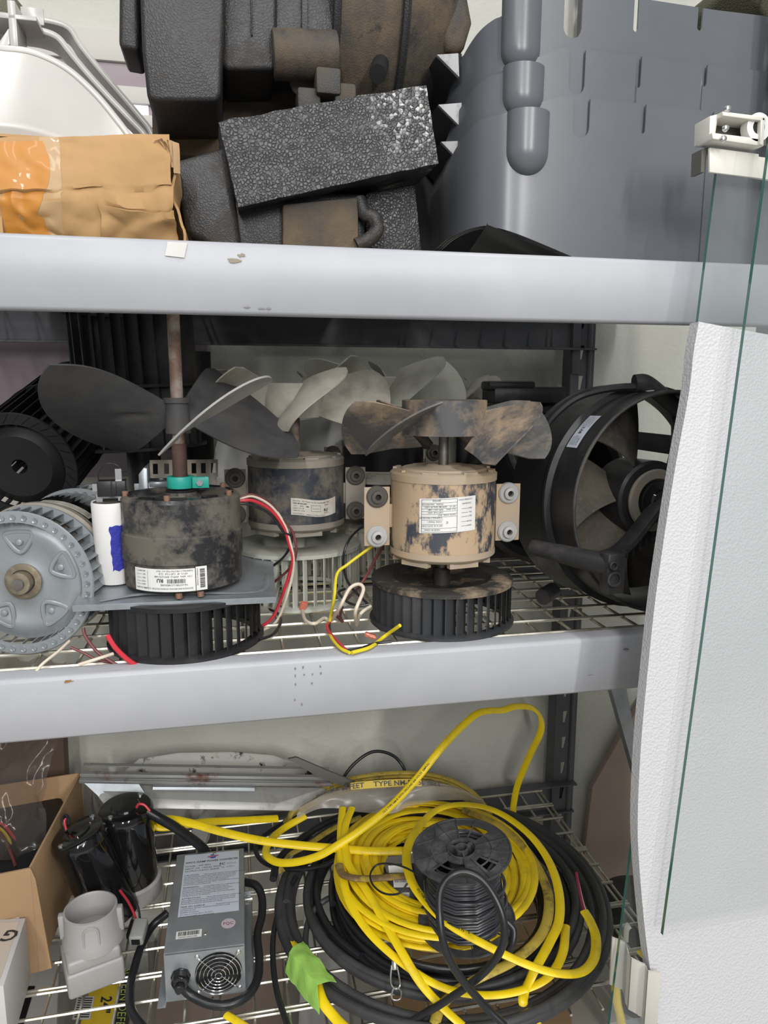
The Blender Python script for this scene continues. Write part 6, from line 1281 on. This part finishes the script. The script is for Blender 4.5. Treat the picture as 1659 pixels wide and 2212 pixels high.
for x, y in ((1566, 278), (1561, 301), (1570, 236)): b = B(); b.lathe([(0, .005), (.003, .004), (.004, 0), (0, 0)], MX(S(x, y, Yh-.02), (0, -1, 0)), 12); b.build('screw', M['screw'], hg)
# beige extrusion at the lower end of the rear pane
be = thing('vinyl_channel', S(1350, 2100, .74), 'beige vinyl channel gripping the lower edge of the rear glass pane', 'channel')
zt0_ = S(1322, 2026, .79).z
tp_ = []
for x, yy in ((1322, .79), (1350, .779), (1355, .772), (1360, .759), (1366, .752), (1388, .742), (1398, .738), (1404, .728), (1432, .722)):
    q = S(x, 2050, yy); tp_.append(Vector((q.x, yy, zt0_)))
b = B(); H_ = .072
for i in range(len(tp_)-1):
    p, q = tp_[i], tp_[i+1]; d = Vector((.0002, .003, 0)); h = Vector((0, 0, H_+.001*i))
    b.hexa([p-h, q-h, q-h+d, p-h+d, p, q, q+d, p+d])
b.build('profile', M['bracket'], be, bevel=.0008)
b = B(); b.tube([S(1352, 2030, .80), S(1354, 2005, .80), S(1360, 1998, .80)], .005, 8, 4, flat=(.006, .002)); b.build('hook', M['bracket'], be)
cab('yellow_cable', [(1388, 2064, .84), (1400, 2060, .845), (1415, 2062, .85)], M['yel'], flat=(.01, .004), label='sliver of yellow cable behind the beige channel')
cab('yellow_cable', [(1330, 2125, .86), (1332, 2160, .85), (1340, 2195, .845), (1345, 2230, .84)], M['yel'], flat=(.012, .005), up=(1, 0, 0), label='yellow cable seen through the glass below the beige channel')
# diagonal things beyond the rack's right end
b = B(); b.prism([S(1318, 1480, 1.30), S(1352, 1480, 1.30), S(1400, 1740, 1.30), S(1396, 1760, 1.30)], (0, .02, 0)); tag(b.build('diagonal_bar', M['galv']), 'grey diagonal bar standing beyond the right end of the rack', 'bar')
b = B(); p4 = [S(1360, 1560, 1.585), S(1280, 1700, 1.585), S(1262, 1850, 1.585), S(1270, 1900, 1.585), S(1420, 2120, 1.585), S(1520, 2120, 1.585), S(1520, 1500, 1.585), S(1400, 1500, 1.585)]; b.prism(p4, (0, .02, 0)); tag(b.build('tan_board', M['tan'], bevel=.002), 'tan board leaning against the wall right of the rear upright', 'board')

def along(pts, x0, up=(0, -.3, .95), off=.0042):
    c = [P(p[0], p[1], Z=p[3]) if len(p) == 4 else S(*p) for p in pts]; c = catmull(c, 10); L_ = [0]
    for i in range(1, len(c)): L_.append(L_[-1]+(c[i]-c[i-1]).length)
    def f(x, y, k):
        s = x+x0; i = 1
        while i < len(c)-1 and L_[i] < s: i += 1
        t = (c[i]-c[i-1]).normalized(); q = c[i-1]+t*(s-L_[i-1]); U = Vector(up); U = (U-t*t.dot(U)).normalized(); w_ = U.cross(t)
        return q+w_*y+U*off
    return f
b = B(); text(b, '12-2 TYPE NM-B WITH GROUND 600 VOLTS  SIMPULL', 0, -.0022, .0055, along([(1166, 1548, 1.38), (1148, 1529, 1.36), (1115, 1526, 1.35), (1085, 1534, 1.34), (1050, 1536, 1.33), (1020, 1549, 1.32), (960, 1608, 1.30), (900, 1682, 1.27), (840, 1745, 1.24), (780, 1792, 1.22)][::-1], .05, (0, -.6, .8)), 'LEFT', 1, .0001)
b.build('cable_print', M['ink'], arcc, smooth=False)
b = B(); text(b, '12-2 TYPE NM-B WITH GROUND 600 VOLTS', 0, -.0022, .0055, along([(890, 1905, 0, .495), (925, 1955, 0, .49), (975, 2000, 0, .485), (1050, 2042, 0, .475), (1130, 2080, 0, .46), (1200, 2102, 0, .45)], .02, (0, 0, 1)), 'LEFT', 1, .0001)
b.build('cable_print', M['ink'], big, smooth=False)
for o in list(bpy.data.objects):
    if o.parent is None and o.get('category') == 'cable':
        if o.name.startswith('yellow_cable') and 'coil' not in o.name: o['group'] = 'loose yellow cables'
        if o.name.startswith('black_cable') and 'coil' not in o.name: o['group'] = 'loose black cables'
